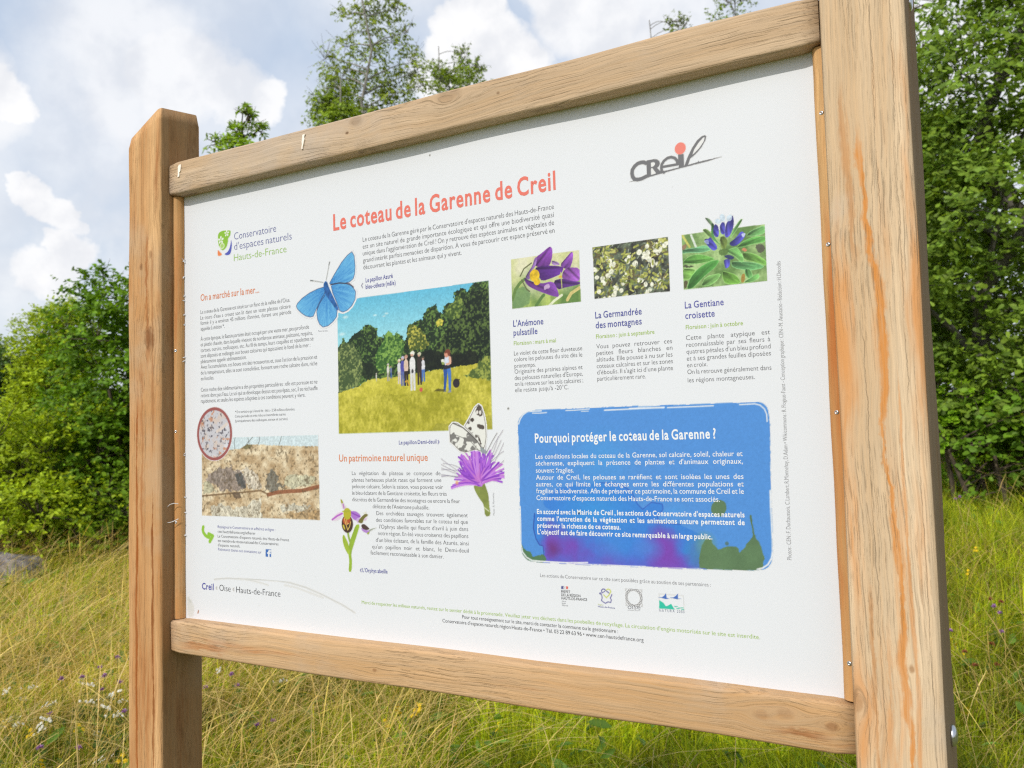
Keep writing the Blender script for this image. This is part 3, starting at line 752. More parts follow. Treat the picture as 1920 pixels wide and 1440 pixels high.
cv.poly([(413.8,313.4),(421.7,312.9),(422.0,293.7),(413.9,293.2)], S_)
cv.ell([(417.3,321.5)][0], 8.0, 8.6, (245,138,124))
cv.poly([(422.0,294.9),(427.2,306.8),(434.1,318.9),(441.5,328.3),(448.6,333.0),(453.0,333.7),(454.9,331.4),(453.4,326.0),(447.3,317.0),(439.4,309.6),(431.0,304.2),(427.1,294.7),(441.4,297.1),(442.2,299.2),(443.0,298.1),(442.4,296.6),(441.4,295.3),(423.5,293.4)], S_)
cv.poly([(434.3,309.3),(437.2,316.4),(443.8,324.7),(450.4,330.6),(452.6,330.7),(451.1,325.1),(444.1,316.6),(436.9,310.7)], (240,240,240))
cv.poly([(339.2,286.4),(346.7,287.5),(368.4,290.3),(388.4,293.0),(422.3,295.2),(441.5,297.5),(476.6,299.2),(456.4,296.0),(442.6,295.0),(422.2,293.6),(391.0,290.5),(368.4,288.2),(348.1,286.3)], S_)
cv.emit('town_logo')
cv = Canvas([(-508.0,337.2),(-465.6,279.1)], 0.9)
cv.poly([(-504.7,326.8),(-500.0,331.1),(-490.9,332.6),(-477.4,331.2),(-470.6,330.2),(-470.3,324.5),(-471.9,319.8),(-477.5,315.7),(-477.6,309.1),(-481.1,299.8),(-486.7,295.3),(-492.4,293.9),(-498.1,298.0),(-502.6,305.1),(-504.5,312.8)], (146,197,62))
for (fx, fz), r in zip([(-480.8,325.9),(-496.8,315.0)], (7.0, 8.5)):
    for k in range(5):
        a = math.radians(90 + 72 * k)
        cv.poly([(fx, fz), (fx + .75 * r * math.cos(a - .42), fz + .75 * r * math.sin(a - .42)), (fx + r * math.cos(a), fz + r * math.sin(a)), (fx + .75 * r * math.cos(a + .42), fz + .75 * r * math.sin(a + .42))], (241,243,238))
o_ = [(-493.5,302.8)][0]
cv.ell(o_, 6.6, 5.8, (226,238,205)); cv.ell(o_, 4.6, 4.0, (178,214,120))
cv.poly([(-469.0,312.9),(-467.1,302.8),(-468.1,293.2),(-471.1,284.6),(-477.9,282.2),(-485.7,284.6),(-486.8,286.7),(-478.9,288.9),(-473.2,295.5),(-470.5,304.1)], (88,96,190))
cv.poly([(-505.6,297.3),(-501.5,293.5),(-493.6,286.7),(-497.0,284.2),(-503.9,284.4),(-505.9,286.7)], (240,140,86))
cv.emit('conservation_logo')
cv = Canvas([(-555.1,-238.9),(-521.1,-269.6)], 0.9)
cv.line([(-549.6,-240.7),(-551.0,-246.0),(-549.2,-251.5),(-544.2,-256.5),(-538.7,-259.1),(-533.5,-260.2)], 6.6, (152,202,70))
cv.line([(-535.1,-253.6),(-523.7,-257.3),(-532.0,-268.1)], 6.8, (152,202,70))
cv.emit('arrow_mark')
cv = Canvas([(-386.6,-276.4),(-373.1,-289.8)], 0.7); cv.rnd = 0
cv.poly([(-386.6,-276.4),(-372.9,-276.3),(-373.1,-290.1),(-386.8,-290.1)], (72,116,190))
cv.line([(-374.6,-279.1),(-377.7,-279.1),(-378.8,-280.7),(-378.9,-290.0)], 3.6, (238,240,244))
cv.line([(-381.7,-283.2),(-375.1,-283.2)], 3.0, (238,240,244))
cv.emit('network_logo')
cv = Canvas([(-519.4,-334.3),(-177.8,-379.1)], 1.3)
CH = (176,176,178)
for ch in ((425,975),(418,992),(425,1008)), ((626,985),(618,1000),(626,1016)):
    pass
cv.line([(-513.8,-353.2),(-515.6,-355.2),(-513.8,-357.3)], 1.9, CH)
cv.line([(-468.7,-352.7),(-470.9,-354.9),(-468.8,-356.9)], 1.9, CH)
cv.line([(-535.3,-342.9),(-515.0,-338.5),(-486.1,-335.2),(-442.6,-334.1),(-389.8,-332.4),(-361.0,-331.7),(-328.8,-333.5),(-289.5,-339.8),(-251.2,-350.3),(-210.3,-363.2),(-181.3,-375.1)], 1.7, (206,207,206))
cv.line([(-442.6,-334.1),(-419.2,-336.0),(-394.1,-339.1),(-381.7,-341.3)], 1.4, (216,217,216))
cv.line([(-340.9,-338.7),(-313.0,-341.3),(-281.8,-348.1),(-251.3,-354.7)], 1.4, (218,219,218))
cv.line([(-405.0,-381.5),(-403.0,-383.6),(-404.7,-386.5)], 1.1, (190,190,190))
cv.emit('scratch_mark')
cv = Canvas([(-601.4,-365.0),(-558.7,-414.6)], 1.2)
cv.poly([(-595.5,-374.2),(-581.6,-386.1),(-575.9,-400.0),(-579.4,-415.5),(-592.3,-415.7),(-594.5,-393.4)], (222,224,222), 0.8, jag=2.5, seed=4)
cv.poly([(-592.7,-377.3),(-584.4,-385.5),(-582.1,-386.9),(-588.6,-389.8)], (205,209,207), 0.7)
cv.poly([(-567.1,-407.3),(-564.8,-400.8),(-562.7,-400.3),(-564.4,-407.9)], (170,105,75))
cv.emit('scuff_mark')
cv = Canvas([(-161.2,207.8),(-140.9,174.7)], 0.8)
cv.line([(-152.2,191.4),(-154.7,188.1),(-152.6,184.2)], 1.5, (120,120,150))
cv.emit('chevron_mark')
cv = Canvas([(-5.1,-82.7),(1.5,-90.1)], 0.8)
cv.line([(-3.0,-84.0),(-1.1,-86.5),(-3.2,-88.9)], 1.5, (110,112,170))
cv.emit('chevron_mark')
cv = Canvas([(-169.5,-299.6),(-163.3,-306.3)], 0.8)
cv.line([(-165.5,-300.2),(-167.6,-302.6),(-165.8,-305.0)], 1.5, (110,112,170))
cv.emit('chevron_mark')
# partners' emblems
cv = Canvas([(208.8,-303.9),(223.2,-310.2)], 0.6); cv.rnd = 0
cv.poly([(210.3,-305.1),(214.5,-305.1),(213.8,-306.6),(214.3,-309.1),(210.2,-309.1)], (86,92,150))
cv.poly([(217.6,-305.1),(221.4,-305.0),(221.3,-308.9),(217.9,-308.9),(218.7,-306.9)], (226,98,88))
cv.line([(214.5,-305.8),(216.3,-306.5),(215.6,-308.2)], 0.9, (190,190,200))
cv.emit('prefecture_emblem')
cv = Canvas([(270.1,-304.1),(292.1,-325.8)], 0.6)
cv.line([(272.6,-310.7),(271.6,-311.9),(274.8,-313.5),(275.4,-318.0),(274.1,-321.7),(277.1,-323.7),(280.4,-325.3),(284.2,-322.9),(288.5,-323.5),(289.5,-319.8),(288.0,-317.1),(289.9,-313.8),(290.7,-311.9)], 1.3, (104,104,168))
cv.line([(272.1,-311.0),(274.6,-311.1),(278.1,-309.2),(279.9,-307.8)], 1.2, (104,104,168))
cv.line([(275.0,-308.9),(274.8,-306.8),(276.9,-305.0),(279.2,-305.1),(283.2,-308.1),(286.5,-310.3)], 1.5, (104,104,168))
cv.line([(282.1,-306.3),(284.8,-304.5),(287.7,-305.1),(289.1,-308.2),(286.0,-313.2),(282.0,-317.1),(277.9,-313.3)], 1.4, (206,216,108))
cv.emit('region_emblem')
cv = Canvas([(313.0,-303.7),(334.5,-324.4)], 0.55)
o_ = [(323.9,-314.1)][0]
cv.line(qarc(o_, 17.4, 18.0, -115, 245, 40), 0.75, (135,135,140))
cv.line(qarc(o_, 15.6, 16.0, -100, 260, 40), 0.6, (150,150,155))
for k in range(3):
    pts = [(o_[0] + (11.3 + 1.7 * math.cos(4 * t + k * 2.1)) * math.cos(t), o_[1] + (11.8 + 1.7 * math.cos(4 * t + k * 2.1)) * math.sin(t)) for t in [i * 2 * math.pi / 48 for i in range(49)]]
    cv.line(pts, 0.7, (125,125,130))
cv.emit('department_emblem')
cv = Canvas([(359.3,-304.1),(398.3,-326.6)], 0.6); cv.rnd = 0
cv.line([(361.3,-306.0),(396.2,-305.9),(396.5,-326.1)], 0.5, (205,208,215)); cv.line([(361.3,-306.0),(361.2,-315.2)], 0.5, (205,208,215))
for dx in (0, 118):
    b = [(359.7,-311.1),(366.3,-310.1),(368.7,-308.3),(371.3,-304.5),(372.1,-309.1),(372.3,-311.3),(377.2,-311.4),(370.9,-312.8),(366.8,-312.0),(365.5,-311.3)] if dx == 0 else [(375.9,-310.4),(382.4,-309.5),(384.8,-307.7),(388.8,-303.8),(388.4,-308.5),(388.6,-310.5),(393.9,-310.6),(386.9,-311.7),(382.9,-311.2),(381.5,-310.7)]
    cv.poly(b, (78,116,196))
cv.poly([(361.4,-314.9),(367.4,-318.2),(370.2,-322.1),(372.3,-322.4),(378.3,-318.6),(382.3,-325.0),(383.9,-326.2),(360.9,-326.4)], (58,200,172))
for q in ([(382.5,-321.4),(388.2,-321.5),(387.5,-322.4),(383.1,-322.6)], [(389.1,-323.0),(396.4,-322.5),(395.8,-323.5),(385.7,-324.4)], [(385.0,-324.6),(390.4,-324.3),(389.7,-325.1),(385.7,-325.4)], [(392.4,-325.2),(396.7,-324.6),(396.6,-325.7),(393.0,-326.2)]):
    cv.poly(q, (70,200,175))
cv.emit('nature_network_emblem')

# ---- printed pictures
def photo(corners, cell):
    cv = Canvas(corners, cell, 3.0); cv.clip = cv.cov(corners); cv.put(np.ones(cv.X.shape), (200,200,200)); cv.corners = corners; return cv
def grass_noise(cv, seed): return .5 * fbm(cv.X, cv.Z * 0.6, 4.0, seed, 3) + .5 * fbm(cv.X, cv.Z, 14.0, seed + 3, 4)

# meadow walk photo
Q = [(-209.1,166.3),(99.2,167.9),(99.0,-68.2),(-209.9,-68.2)]
cv = photo(Q, 1.0); cv.rnd = 0; X, Z = cv.X, cv.Z
zt, zb = max(q[1] for q in Q), min(q[1] for q in Q); v = (zt - Z) / (zt - zb)
t = np.clip(v / .4, 0, 1)[..., None]
cv.put(np.ones(X.shape), np.array((104,192,226)) * (1 - t) + np.array((172,228,236)) * t)
for c, rx in (([(-191.3,135.9)][0],9),([(-126.7,133.4)][0],6),([(-102.2,134.1)][0],6),([(-199.7,106.5)][0],10),([(-107.6,130.0)][0],5)):
    cv.ell(c, rx, rx * .42, (212,238,242), .9, soft=.9)
def foliage(P, dark, light, seed, jag=5.0):
    n = fbm(X, Z, 10, seed, 5); n2 = fbm(X, Z, 34, seed + 9, 3); n3 = fbm(X, Z, 3.0, seed + 77, 2)
    k = np.clip((n - .40) * 2.2 + (n2 - .5) * 1.2 + (n3 - .5) * 3.0, 0, 1)[..., None]
    cv.poly(P, np.array(dark) * (1 - k) + np.array(light) * k, jag=jag, seed=seed, scale=5.5)
foliage([(-211.5,81.7),(-195.4,98.2),(-190.0,88.9),(-171.9,105.1),(-153.0,114.9),(-142.1,118.3),(-125.1,110.8),(-119.0,95.6),(-108.4,96.5),(-99.7,104.4),(-87.4,94.8),(-82.0,102.9),(-75.0,92.1),(-62.8,86.1),(-57.1,109.3),(-45.9,113.3),(-27.6,118.4),(-21.2,132.9),(-13.2,137.1),(-1.2,142.6),(4.4,128.8),(12.0,123.1),(14.3,136.1),(31.9,141.8),(36.1,155.3),(47.7,162.2),(60.8,154.3),(70.6,167.9),(105.9,173.6),(101.8,36.7),(23.1,32.0),(-25.9,28.3),(-107.9,22.9),(-144.2,21.4),(-166.1,10.4),(-213.0,2.2)], (34,52,36), (104,136,66), 1)
foliage([(-126.1,65.2),(-108.4,94.8),(-97.7,102.5),(-86.4,93.0),(-81.0,101.1),(-73.0,88.6),(-65.0,81.2),(-71.6,61.4),(-84.4,45.3),(-109.8,33.2),(-131.0,34.5)], (60,100,48), (138,178,84), 2)
foliage([(-60.7,91.0),(-57.1,109.3),(-43.9,111.5),(-32.0,102.1),(-22.4,87.9),(-14.9,70.7),(-55.2,65.3)], (80,96,44), (196,190,84), 3)
foliage([(-3.0,109.6),(4.0,115.6),(12.7,111.5),(9.5,103.5),(-0.3,102.7)], (150,160,60), (228,214,90), 13, 2)
foliage([(-9.3,57.1),(25.2,107.1),(64.5,153.9),(105.4,157.6),(101.8,36.7),(23.2,33.6),(-23.8,33.2)], (26,40,30), (92,114,58), 4)
foliage([(13.9,121.3),(18.1,130.8),(33.8,140.8),(45.5,151.0),(52.5,127.5),(40.6,112.3),(25.2,110.4)], (64,88,44), (138,158,74), 14)
cv.poly([(-69.7,57.9),(-49.2,61.5),(-11.1,63.8),(23.7,54.8),(72.9,54.6),(79.8,38.1),(23.2,33.6),(-25.9,30.0),(-68.3,27.4)], (24,30,28), .8, jag=6, seed=5, scale=12)
cv.poly([(-161.4,29.3),(-154.4,49.7),(-134.9,52.0),(-118.2,33.7),(-144.1,23.2)], (30,40,32), .75, jag=5, seed=6)
foliage([(-212.6,80.0),(-193.3,91.0),(-173.4,85.9),(-160.6,67.5),(-154.6,42.8),(-159.3,25.7),(-168.3,12.3),(-213.0,2.2)], (72,92,56), (148,162,98), 7)
gn = grass_noise(cv, 21); g2 = fbm(X, Z, 60, 22, 3); k = np.clip((gn - .32) * 2.2 + (g2 - .5), 0, 1)[..., None]
meadow = np.array((164,160,44)) * (1 - k) + np.array((222,212,92)) * k
cv.poly([(-217.5,1.5),(-166.1,12.2),(-144.2,22.8),(-107.9,24.3),(-76.6,25.9),(-25.9,30.0),(23.2,33.6),(72.4,37.3),(107.3,39.5),(103.6,-83.3),(-219.0,-76.8)], meadow, jag=2, seed=8)
cv.poly([(-217.6,-1.1),(-161.8,10.2),(-114.3,21.5),(-36.0,25.6),(22.3,2.7),(-56.8,-3.4),(-140.5,-6.3)], (226,216,84), .35, jag=6, seed=81, scale=20)
cv.poly([(-8.4,-58.1),(39.9,-51.4),(102.8,-48.7),(102.1,-72.2),(-18.5,-69.3)], (150,148,60), .45, jag=8, seed=82, scale=16)
foliage([(47.5,18.4),(72.2,30.6),(87.5,47.2),(105.8,49.1),(104.5,8.0),(79.1,12.6)], (84,104,50), (160,170,80), 9, 4)
def person(c, h, top, legs, hair=(60,48,42), hat=None):
    x, z = c; w = h * .098
    cv.poly([(x - w * .8, z + h * .5), (x - w * .75, z), (x - w * .15, z), (x, z + h * .42), (x + w * .25, z), (x + w * .85, z), (x + w * .8, z + h * .5)], legs)
    cv.poly([(x - w * .72, z + h * .48), (x - w * .95, z + h * .62), (x - w * .82, z + h * .79), (x - w * .3, z + h * .86), (x + w * .3, z + h * .86), (x + w * .85, z + h * .78), (x + w * .9, z + h * .58), (x + w * .72, z + h * .48)], top)
    cv.ell((x + w * .12, z + h * .945), w * .60, w * .66, hat or hair)
    cv.ell((x - w * .12, z + h * .915), w * .46, w * .52, (214,170,148))
    if hat: cv.ell((x, z + h * .955), w * .72, w * .30, hat)
for c, h, tp, lg_, hat in (([(-126.0,18.7)][0],15,(224,222,214),(200,196,180),(214,210,200)), ([(-101.1,18.3)][0],30,(226,222,214),(176,172,160),(220,216,210)), ([(-94.9,22.2)][0],22,(120,130,170),(76,104,160),None),
        ([(-77.9,12.5)][0],42,(222,224,226),(214,200,196),(232,226,200)), ([(-70.8,8.7)][0],50,(86,86,170),(96,110,170),(190,190,214)), ([(-29.3,13.6)][0],42,(226,226,232),(82,120,190),(90,80,70)),
        ([(-36.8,9.0)][0],54,(58,52,50),(64,52,50),(206,206,176)), ([(-63.7,8.4)][0],52,(226,200,180),(52,46,46),(196,150,130)), ([(-50.7,-0.3)][0],66,(234,234,234),(222,222,224),(236,236,226))):
    person(c, h, tp, lg_, hat=hat)
cv.ell([(-50.9,32.3)][0], 2.2, 3.4, (70,70,74))
w_ = [(16.3,-6.0)][0]
cv.poly([(10.0,32.8),(18.3,33.1),(17.0,19.3),(14.1,-3.1),(10.0,-2.9),(11.1,16.3)], (50,88,166)); cv.poly([(16.4,33.2),(24.7,33.5),(25.2,17.2),(24.1,-3.6),(20.0,-3.4),(19.3,19.2)], (76,124,202))
cv.poly([(9.6,-2.9),(14.5,-2.8),(15.5,-5.4),(9.0,-5.1)], (110,120,130)); cv.poly([(19.8,-3.4),(24.5,-3.3),(24.7,-6.5),(17.8,-6.5)], (150,156,160))
cv.poly([(23.0,54.9),(27.9,51.3),(27.9,39.8),(24.8,39.2)], (62,52,48))
cv.poly([(13.6,52.7),(21.4,53.0),(23.4,41.8),(22.1,37.3),(13.6,37.8),(12.3,45.8)], (212,220,238)); cv.poly([(20.6,53.1),(25.2,51.8),(26.3,44.8),(25.2,39.2),(15.9,37.7),(14.9,40.7),(21.8,42.2)], (226,178,154))
cv.poly([(11.7,38.3),(23.3,37.8),(24.3,32.9),(10.7,31.1)], (44,44,56)); cv.poly([(5.7,47.8),(11.2,48.5),(14.1,41.4),(8.2,39.8)], (236,236,226)); cv.poly([(7.0,44.5),(11.8,43.3),(12.7,39.5),(8.2,39.5)], (150,170,90))
cv.ell([(16.8,56.1)][0], 4.2, 5.4, (216,150,128)); cv.poly([(13.0,59.5),(16.6,63.8),(22.1,64.1),(24.6,59.6),(23.7,52.8),(19.8,53.8),(18.4,58.1),(14.5,57.4)], (128,70,54))
cv.ell([(34.5,7.8)][0], 6.4, 7.4, (52,48,54)); cv.line([(31.2,12.0),(40.7,13.4)], 1.6, (44,42,46))
cv.poly([(-9.9,-3.1),(-1.0,0.9),(12.6,-1.4),(10.5,-4.6)], (86,80,34), .8)
cv.ell([(-34.4,0.6)][0], 3.2, 3.6, (206,96,84))
cv.line([(-65.6,15.5),(-61.4,17.0),(-57.6,8.4)], 2.6, (214,170,60))
cv.emit('meadow_walk_photo', grain=.07)

# rock face photo and fossil roundel
Q = [(-552.4,-69.5),(-257.7,-69.3),(-256.0,-219.7),(-552.7,-218.8)]
cv = photo(Q, 1.1); cv.rnd = 0; X, Z = cv.X, cv.Z
cv.put(np.ones(X.shape), (214,230,236))
n = fbm(X, Z * 1.3, 16, 31, 5); n2 = fbm(X, Z, 46, 32, 3)
k = np.clip((n - .3) * 2.3 + (n2 - .5) * .8, 0, 1)[..., None]
sand = np.array((186,158,120)) * (1 - k) + np.array((240,224,192)) * k
C3 = [(-563.4,-94.6),(-479.3,-92.8),(-450.7,-91.3),(-431.1,-83.8),(-407.7,-84.1),(-345.3,-87.0),(-246.6,-90.1),(-249.1,-233.5),(-564.4,-243.4)]
cv.poly(C3, sand, jag=2, seed=33)
def patch(P, c, op, seed, j=5):
    nn = (.6 * fbm(X, Z * .5, 5, seed, 4) + .4 * fbm(X, Z, 2.6, seed + 7, 2))[..., None]
    cv.poly(P, np.array(c) * (.45 + 1.15 * nn), op * .88, jag=j * 1.5, seed=seed, scale=9)
patch([(-542.9,-148.1),(-522.3,-135.2),(-499.7,-127.2),(-473.0,-124.2),(-462.1,-133.7),(-446.8,-133.7),(-436.2,-147.7),(-432.1,-164.8),(-451.6,-169.7),(-500.0,-170.1),(-515.7,-157.5),(-536.1,-156.1)], (138,126,120), .95, 34)
patch([(-464.3,-139.9),(-446.8,-135.2),(-437.3,-155.5),(-435.3,-164.8),(-455.8,-163.5)], (82,84,84), .9, 35, 3)
patch([(-446.8,-130.5),(-429.5,-127.5),(-408.3,-139.9),(-395.9,-158.4),(-400.3,-169.2),(-430.0,-166.4)], (206,198,184), .9, 36)
patch([(-381.0,-138.4),(-368.5,-129.2),(-348.2,-145.9),(-358.5,-155.1),(-336.2,-158.0),(-358.8,-171.8),(-383.5,-169.0)], (112,110,102), .95, 37)
patch([(-333.9,-142.9),(-296.0,-139.8),(-262.9,-145.7),(-267.0,-159.0),(-326.2,-165.4),(-342.2,-155.0)], (190,190,164), .85, 38)
patch([(-552.2,-156.1),(-522.5,-159.2),(-513.5,-171.9),(-550.0,-177.1)], (176,176,150), .85, 39)
cv.line([(-379.5,-176.6),(-354.7,-171.8),(-328.3,-170.0),(-296.4,-168.2),(-255.5,-160.4)], 7, (150,94,66), .9)
cv.line([(-552.4,-181.1),(-513.6,-178.2),(-469.1,-174.6),(-438.6,-172.7),(-398.2,-169.2),(-379.5,-175.8)], 3.2, (124,98,70), .8)
patch([(-473.4,-171.5),(-451.6,-172.8),(-445.2,-182.1),(-464.8,-183.9)], (92,78,66), .9, 40, 3)
patch([(-527.4,-202.4),(-502.5,-194.0),(-469.4,-202.8),(-438.9,-197.5),(-396.2,-183.0),(-396.7,-222.8),(-527.6,-226.3)], (206,204,190), .85, 41)
patch([(-350.9,-195.9),(-316.6,-192.3),(-275.4,-194.5),(-287.2,-205.1),(-347.0,-206.4)], (198,198,186), .8, 42)
patch([(-336.9,-209.2),(-256.2,-203.0),(-256.6,-222.0),(-335.1,-221.2)], (156,126,86), .7, 43)
for P in ([(-463.8,-91.9),(-464.8,-76.9),(-461.4,-69.0)], [(-437.7,-86.8),(-422.5,-74.5),(-414.9,-67.7)], [(-425.8,-82.3),(-428.9,-71.3)], [(-404.5,-85.7),(-399.1,-76.5),(-399.4,-68.8)], [(-351.4,-85.8),(-347.2,-77.5),(-345.0,-70.0)]):
    cv.line(P, 1.3, (104,104,98), .8)
patch([(-446.4,-91.4),(-429.0,-83.0),(-418.3,-84.0),(-422.6,-90.1),(-437.7,-93.0)], (110,106,74), .9, 44, 3)
dk = np.clip((.40 - fbm(X, Z, 5, 45, 3)) * 9, 0, 1) * cv.cov(C3)
cv.put(dk, (104,88,66), .55)
cv.emit('rock_face_photo', grain=.10)
O_ = [(-517.8,-61.4)][0]; O2 = [(-470.8,-62.5),(-566.2,-60.3)]; RR = (O2[0][0] - O2[1][0]) / 2; RZ = ([(-517.4,-9.9)][0][1] - [(-518.2,-112.8)][0][1]) / 2
cv = Canvas([(O_[0] - RR, O_[1] - RZ), (O_[0] + RR, O_[1] + RZ)], 1.0)
cv.ell(O_, RR, RZ, (164,94,92)); m = cv.ell(O_, RR * .885, RZ * .885, (208,207,214))
n = fbm(cv.X, cv.Z, 12, 51, 4); n3 = fbm(cv.X, cv.Z, 5, 52, 3)
cv.put(m * np.clip((n - .55) * 5, 0, 1), (222,202,188), .8)
cv.put(m * np.clip((fbm(cv.X, cv.Z, 18, 54, 3) - .52) * 6, 0, 1), (226,228,236), .9)
cv.put(m * np.clip((.40 - n3) * 9, 0, 1), (92,88,98), .85)
cv.put(m * np.clip((.34 - fbm(cv.X, cv.Z, 9, 53, 3)) * 9, 0, 1), (206,140,104), .8)
cv.line([(-510.3,-56.8),(-496.7,-50.7),(-484.4,-43.1)], 6, (228,214,204), .9)
cv.emit('fossil_photo', y=-0.18)

# pasque flower photo
Q = [(140.9,196.9),(256.8,196.6),(257.1,118.3),(140.5,118.8)]
cv = Canvas(Q + [(209.0,209.1)], 0.7, 3.0); X, Z = cv.X, cv.Z
cv.clip = cv.cov(Q)
zt, zb = max(q[1] for q in Q), min(q[1] for q in Q); v = np.clip((zt - Z) / (zt - zb), 0, 1)
n = fbm(X * 1.4, Z * .6, 22, 61, 3); n2 = fbm(X, Z, 30, 62, 3)
t = np.clip(v * 1.5 - .35 + (n2 - .5) * 1.3, 0, 1)[..., None]
k = np.clip((n - .3) * 2.2, 0, 1)[..., None]
cv.put(np.ones(X.shape), (np.array((232,230,196)) * (1 - k) + np.array((212,216,156)) * k) * (1 - t) + (np.array((104,140,74)) * (1 - k) + np.array((186,206,112)) * k) * t)
cv.poly([(140.5,119.5),(144.9,151.9),(165.6,149.6),(176.7,136.6),(171.3,122.5)], (112,150,100), .7, jag=6, seed=63, scale=14)
cv.line([(141.8,132.8),(147.3,148.6),(155.9,158.1),(164.4,163.1)], 5, (108,140,74)); cv.line([(182.6,119.9),(192.7,132.0),(196.0,134.6)], 5, (96,132,72))
cv.line([(203.5,116.4),(213.3,124.1),(226.2,131.5)], 4, (232,236,206)); cv.line([(235.3,123.4),(241.8,132.7),(256.0,139.8)], 5, (216,200,130))
cv.line([(156.3,168.5),(163.2,179.5),(176.6,186.8)], 2.2, (112,116,80)); cv.line([(158.6,162.3),(167.1,146.5),(171.9,143.0)], 2.0, (104,112,76))
PU = lambda P, c: cv.petal(P, c, .72, 1.22, .2, 64)
PU([(224.6,178.0),(235.9,188.2),(244.8,196.4),(247.3,192.5),(245.8,181.2),(240.8,170.2),(230.7,171.5)], (146,84,184))
PU([(237.0,172.9),(257.8,169.6),(257.9,151.0),(245.5,148.8),(227.0,156.0),(229.0,167.3)], (164,96,196)); PU([(211.9,154.8),(227.0,157.1),(244.0,151.2),(257.5,148.2),(257.4,144.7),(228.1,142.1),(220.1,140.1)], (100,58,142))
cv.clip = None
PU([(181.3,179.6),(184.2,194.7),(196.6,201.2),(204.9,206.8),(209.4,208.5),(212.8,204.2),(212.4,192.6),(209.2,182.8),(206.3,178.8)], (136,70,172))
PU([(210.6,187.0),(221.6,182.7),(225.4,177.9),(211.9,178.8)], (178,140,206))
PU([(180.4,178.2),(197.6,180.6),(221.4,176.9),(231.1,173.6),(227.3,164.6),(214.5,160.3),(193.5,156.1),(188.1,164.8)], (104,54,152))
PU([(170.5,173.5),(178.1,182.2),(181.8,193.6),(186.2,195.9),(184.3,181.4),(174.9,173.7),(172.5,160.7),(164.4,164.6)], (158,120,192))
PU([(162.0,166.3),(172.5,159.2),(191.8,152.6),(211.9,154.8),(219.0,142.4),(222.3,128.7),(210.3,131.7),(188.2,141.3),(173.8,148.7),(166.1,155.5)], (138,78,178))
cv.poly([(195.7,148.6),(205.4,151.4),(207.9,145.0),(196.6,141.6)], (222,196,226), .8, jag=1.5, seed=65)
yl = np.array((236,196,44)) * (.8 + .4 * fbm(X, Z, 4, 66, 2))[..., None]
cv.ell([(181.2,166.8)][0], 8.5, 9.5, yl); cv.ell([(185.1,156.3)][0], 5.5, 5, yl)
cv.line([(225.5,166.3),(226.3,154.6),(226.9,143.0)], 1.6, (196,200,120)); cv.ell([(224.8,159.8)][0], 3, 1.6, (228,190,70))
cv.emit('pasque_flower_photo', grain=.06)

# germander photo
Q = [(278.9,197.9),(394.2,197.4),(394.5,119.8),(279.2,120.3)]
cv = photo(Q, 0.72); X, Z = cv.X, cv.Z
n = fbm(X, Z, 9, 71, 4); k = np.clip((n - .34) * 3, 0, 1)[..., None]
cv.put(np.ones(X.shape), np.array((52,52,50)) * (1 - k) + np.array((108,120,98)) * k)
rs = np.random.RandomState(7)
for c, r in zip([(316.7,176.6),(328.7,165.3),(360.0,193.1),(383.2,175.0),(312.6,146.2),(365.2,145.7),(294.0,163.9),(298.0,131.0),(340.2,125.1),(285.1,187.6),(298.6,188.7),(378.2,190.7),(338.1,144.7),(383.1,136.9)], (70,75,90,85,75,80,60,60,80,50,55,60,50,55)):
    r_ = r / 5.647 * 1.25
    for _ in range(26):
        a, q = rs.rand() * 6.28, rs.rand() ** .6 * r_
        p0 = (c[0] + q * math.cos(a), c[1] + q * math.sin(a)); a2 = a + rs.randn() * .5; L = 3 + 4 * rs.rand()
        cv.line([p0, (p0[0] + L * math.cos(a2), p0[1] + L * math.sin(a2))], 2.0 + rs.rand() * 1.4, ((168,172,84), (196,196,112), (128,140,70), (112,104,70))[rs.randint(4)])
    if r > 58:
        for _ in range(7):
            a, q = rs.rand() * 3.6 + 2.9, r_ * (.75 + .45 * rs.rand())
            cv.ell((c[0] + q * math.cos(a), c[1] + q * math.sin(a)), 2.6 + rs.rand() * 1.5, 2.8 + rs.rand() * 1.5, (238,238,216))
for _ in range(90):
    p0 = (X.min() + rs.rand() * np.ptp(X), Z.min() + rs.rand() * np.ptp(Z)); a = rs.rand() * 6.28; L = 3 + 5 * rs.rand()
    cv.line([p0, (p0[0] + L * math.cos(a), p0[1] + L * math.sin(a))], 1.2, ((172,184,164), (128,146,124), (206,210,190), (90,80,70))[rs.randint(4)], .8)
cv.emit('germander_photo', grain=.2)

# gentian photo, the flower head standing out of its frame
Q = [(414.0,197.5),(528.3,196.3),(528.4,119.1),(414.3,119.6)]
G = lambda l: l
cv = Canvas(Q + [(472.1,219.9)], 0.7, 3.0); X, Z = cv.X, cv.Z
cv.clip = cv.cov(Q)
n = fbm(X, Z, 16, 91, 4); k = np.clip((n - .3) * 2.5, 0, 1)[..., None]
cv.put(np.ones(X.shape), np.array((104,140,78)) * (1 - k) + np.array((178,208,142)) * k)
cv.poly([(515.3,167.0),(520.1,172.0),(528.1,167.1),(527.8,160.6),(517.6,157.1)], (92,92,80), .9, jag=3, seed=92); cv.poly([(495.8,165.7),(499.6,168.6),(504.1,164.6),(501.2,161.9)], (206,140,104))
cv.poly([(414.2,182.4),(421.2,183.4),(419.9,176.6),(413.9,176.4)], (150,110,92), .8, jag=2, seed=93); cv.poly([(415.0,153.5),(428.9,152.3),(429.7,149.7),(415.9,150.4)], (72,74,60), .9, jag=2, seed=94)
cv.poly([(415.1,132.7),(421.1,131.0),(417.7,121.5),(414.7,120.9)], (92,84,60), .9); cv.poly([(494.3,131.4),(500.0,133.6),(498.5,121.4),(493.8,120.0)], (170,130,60), .9)
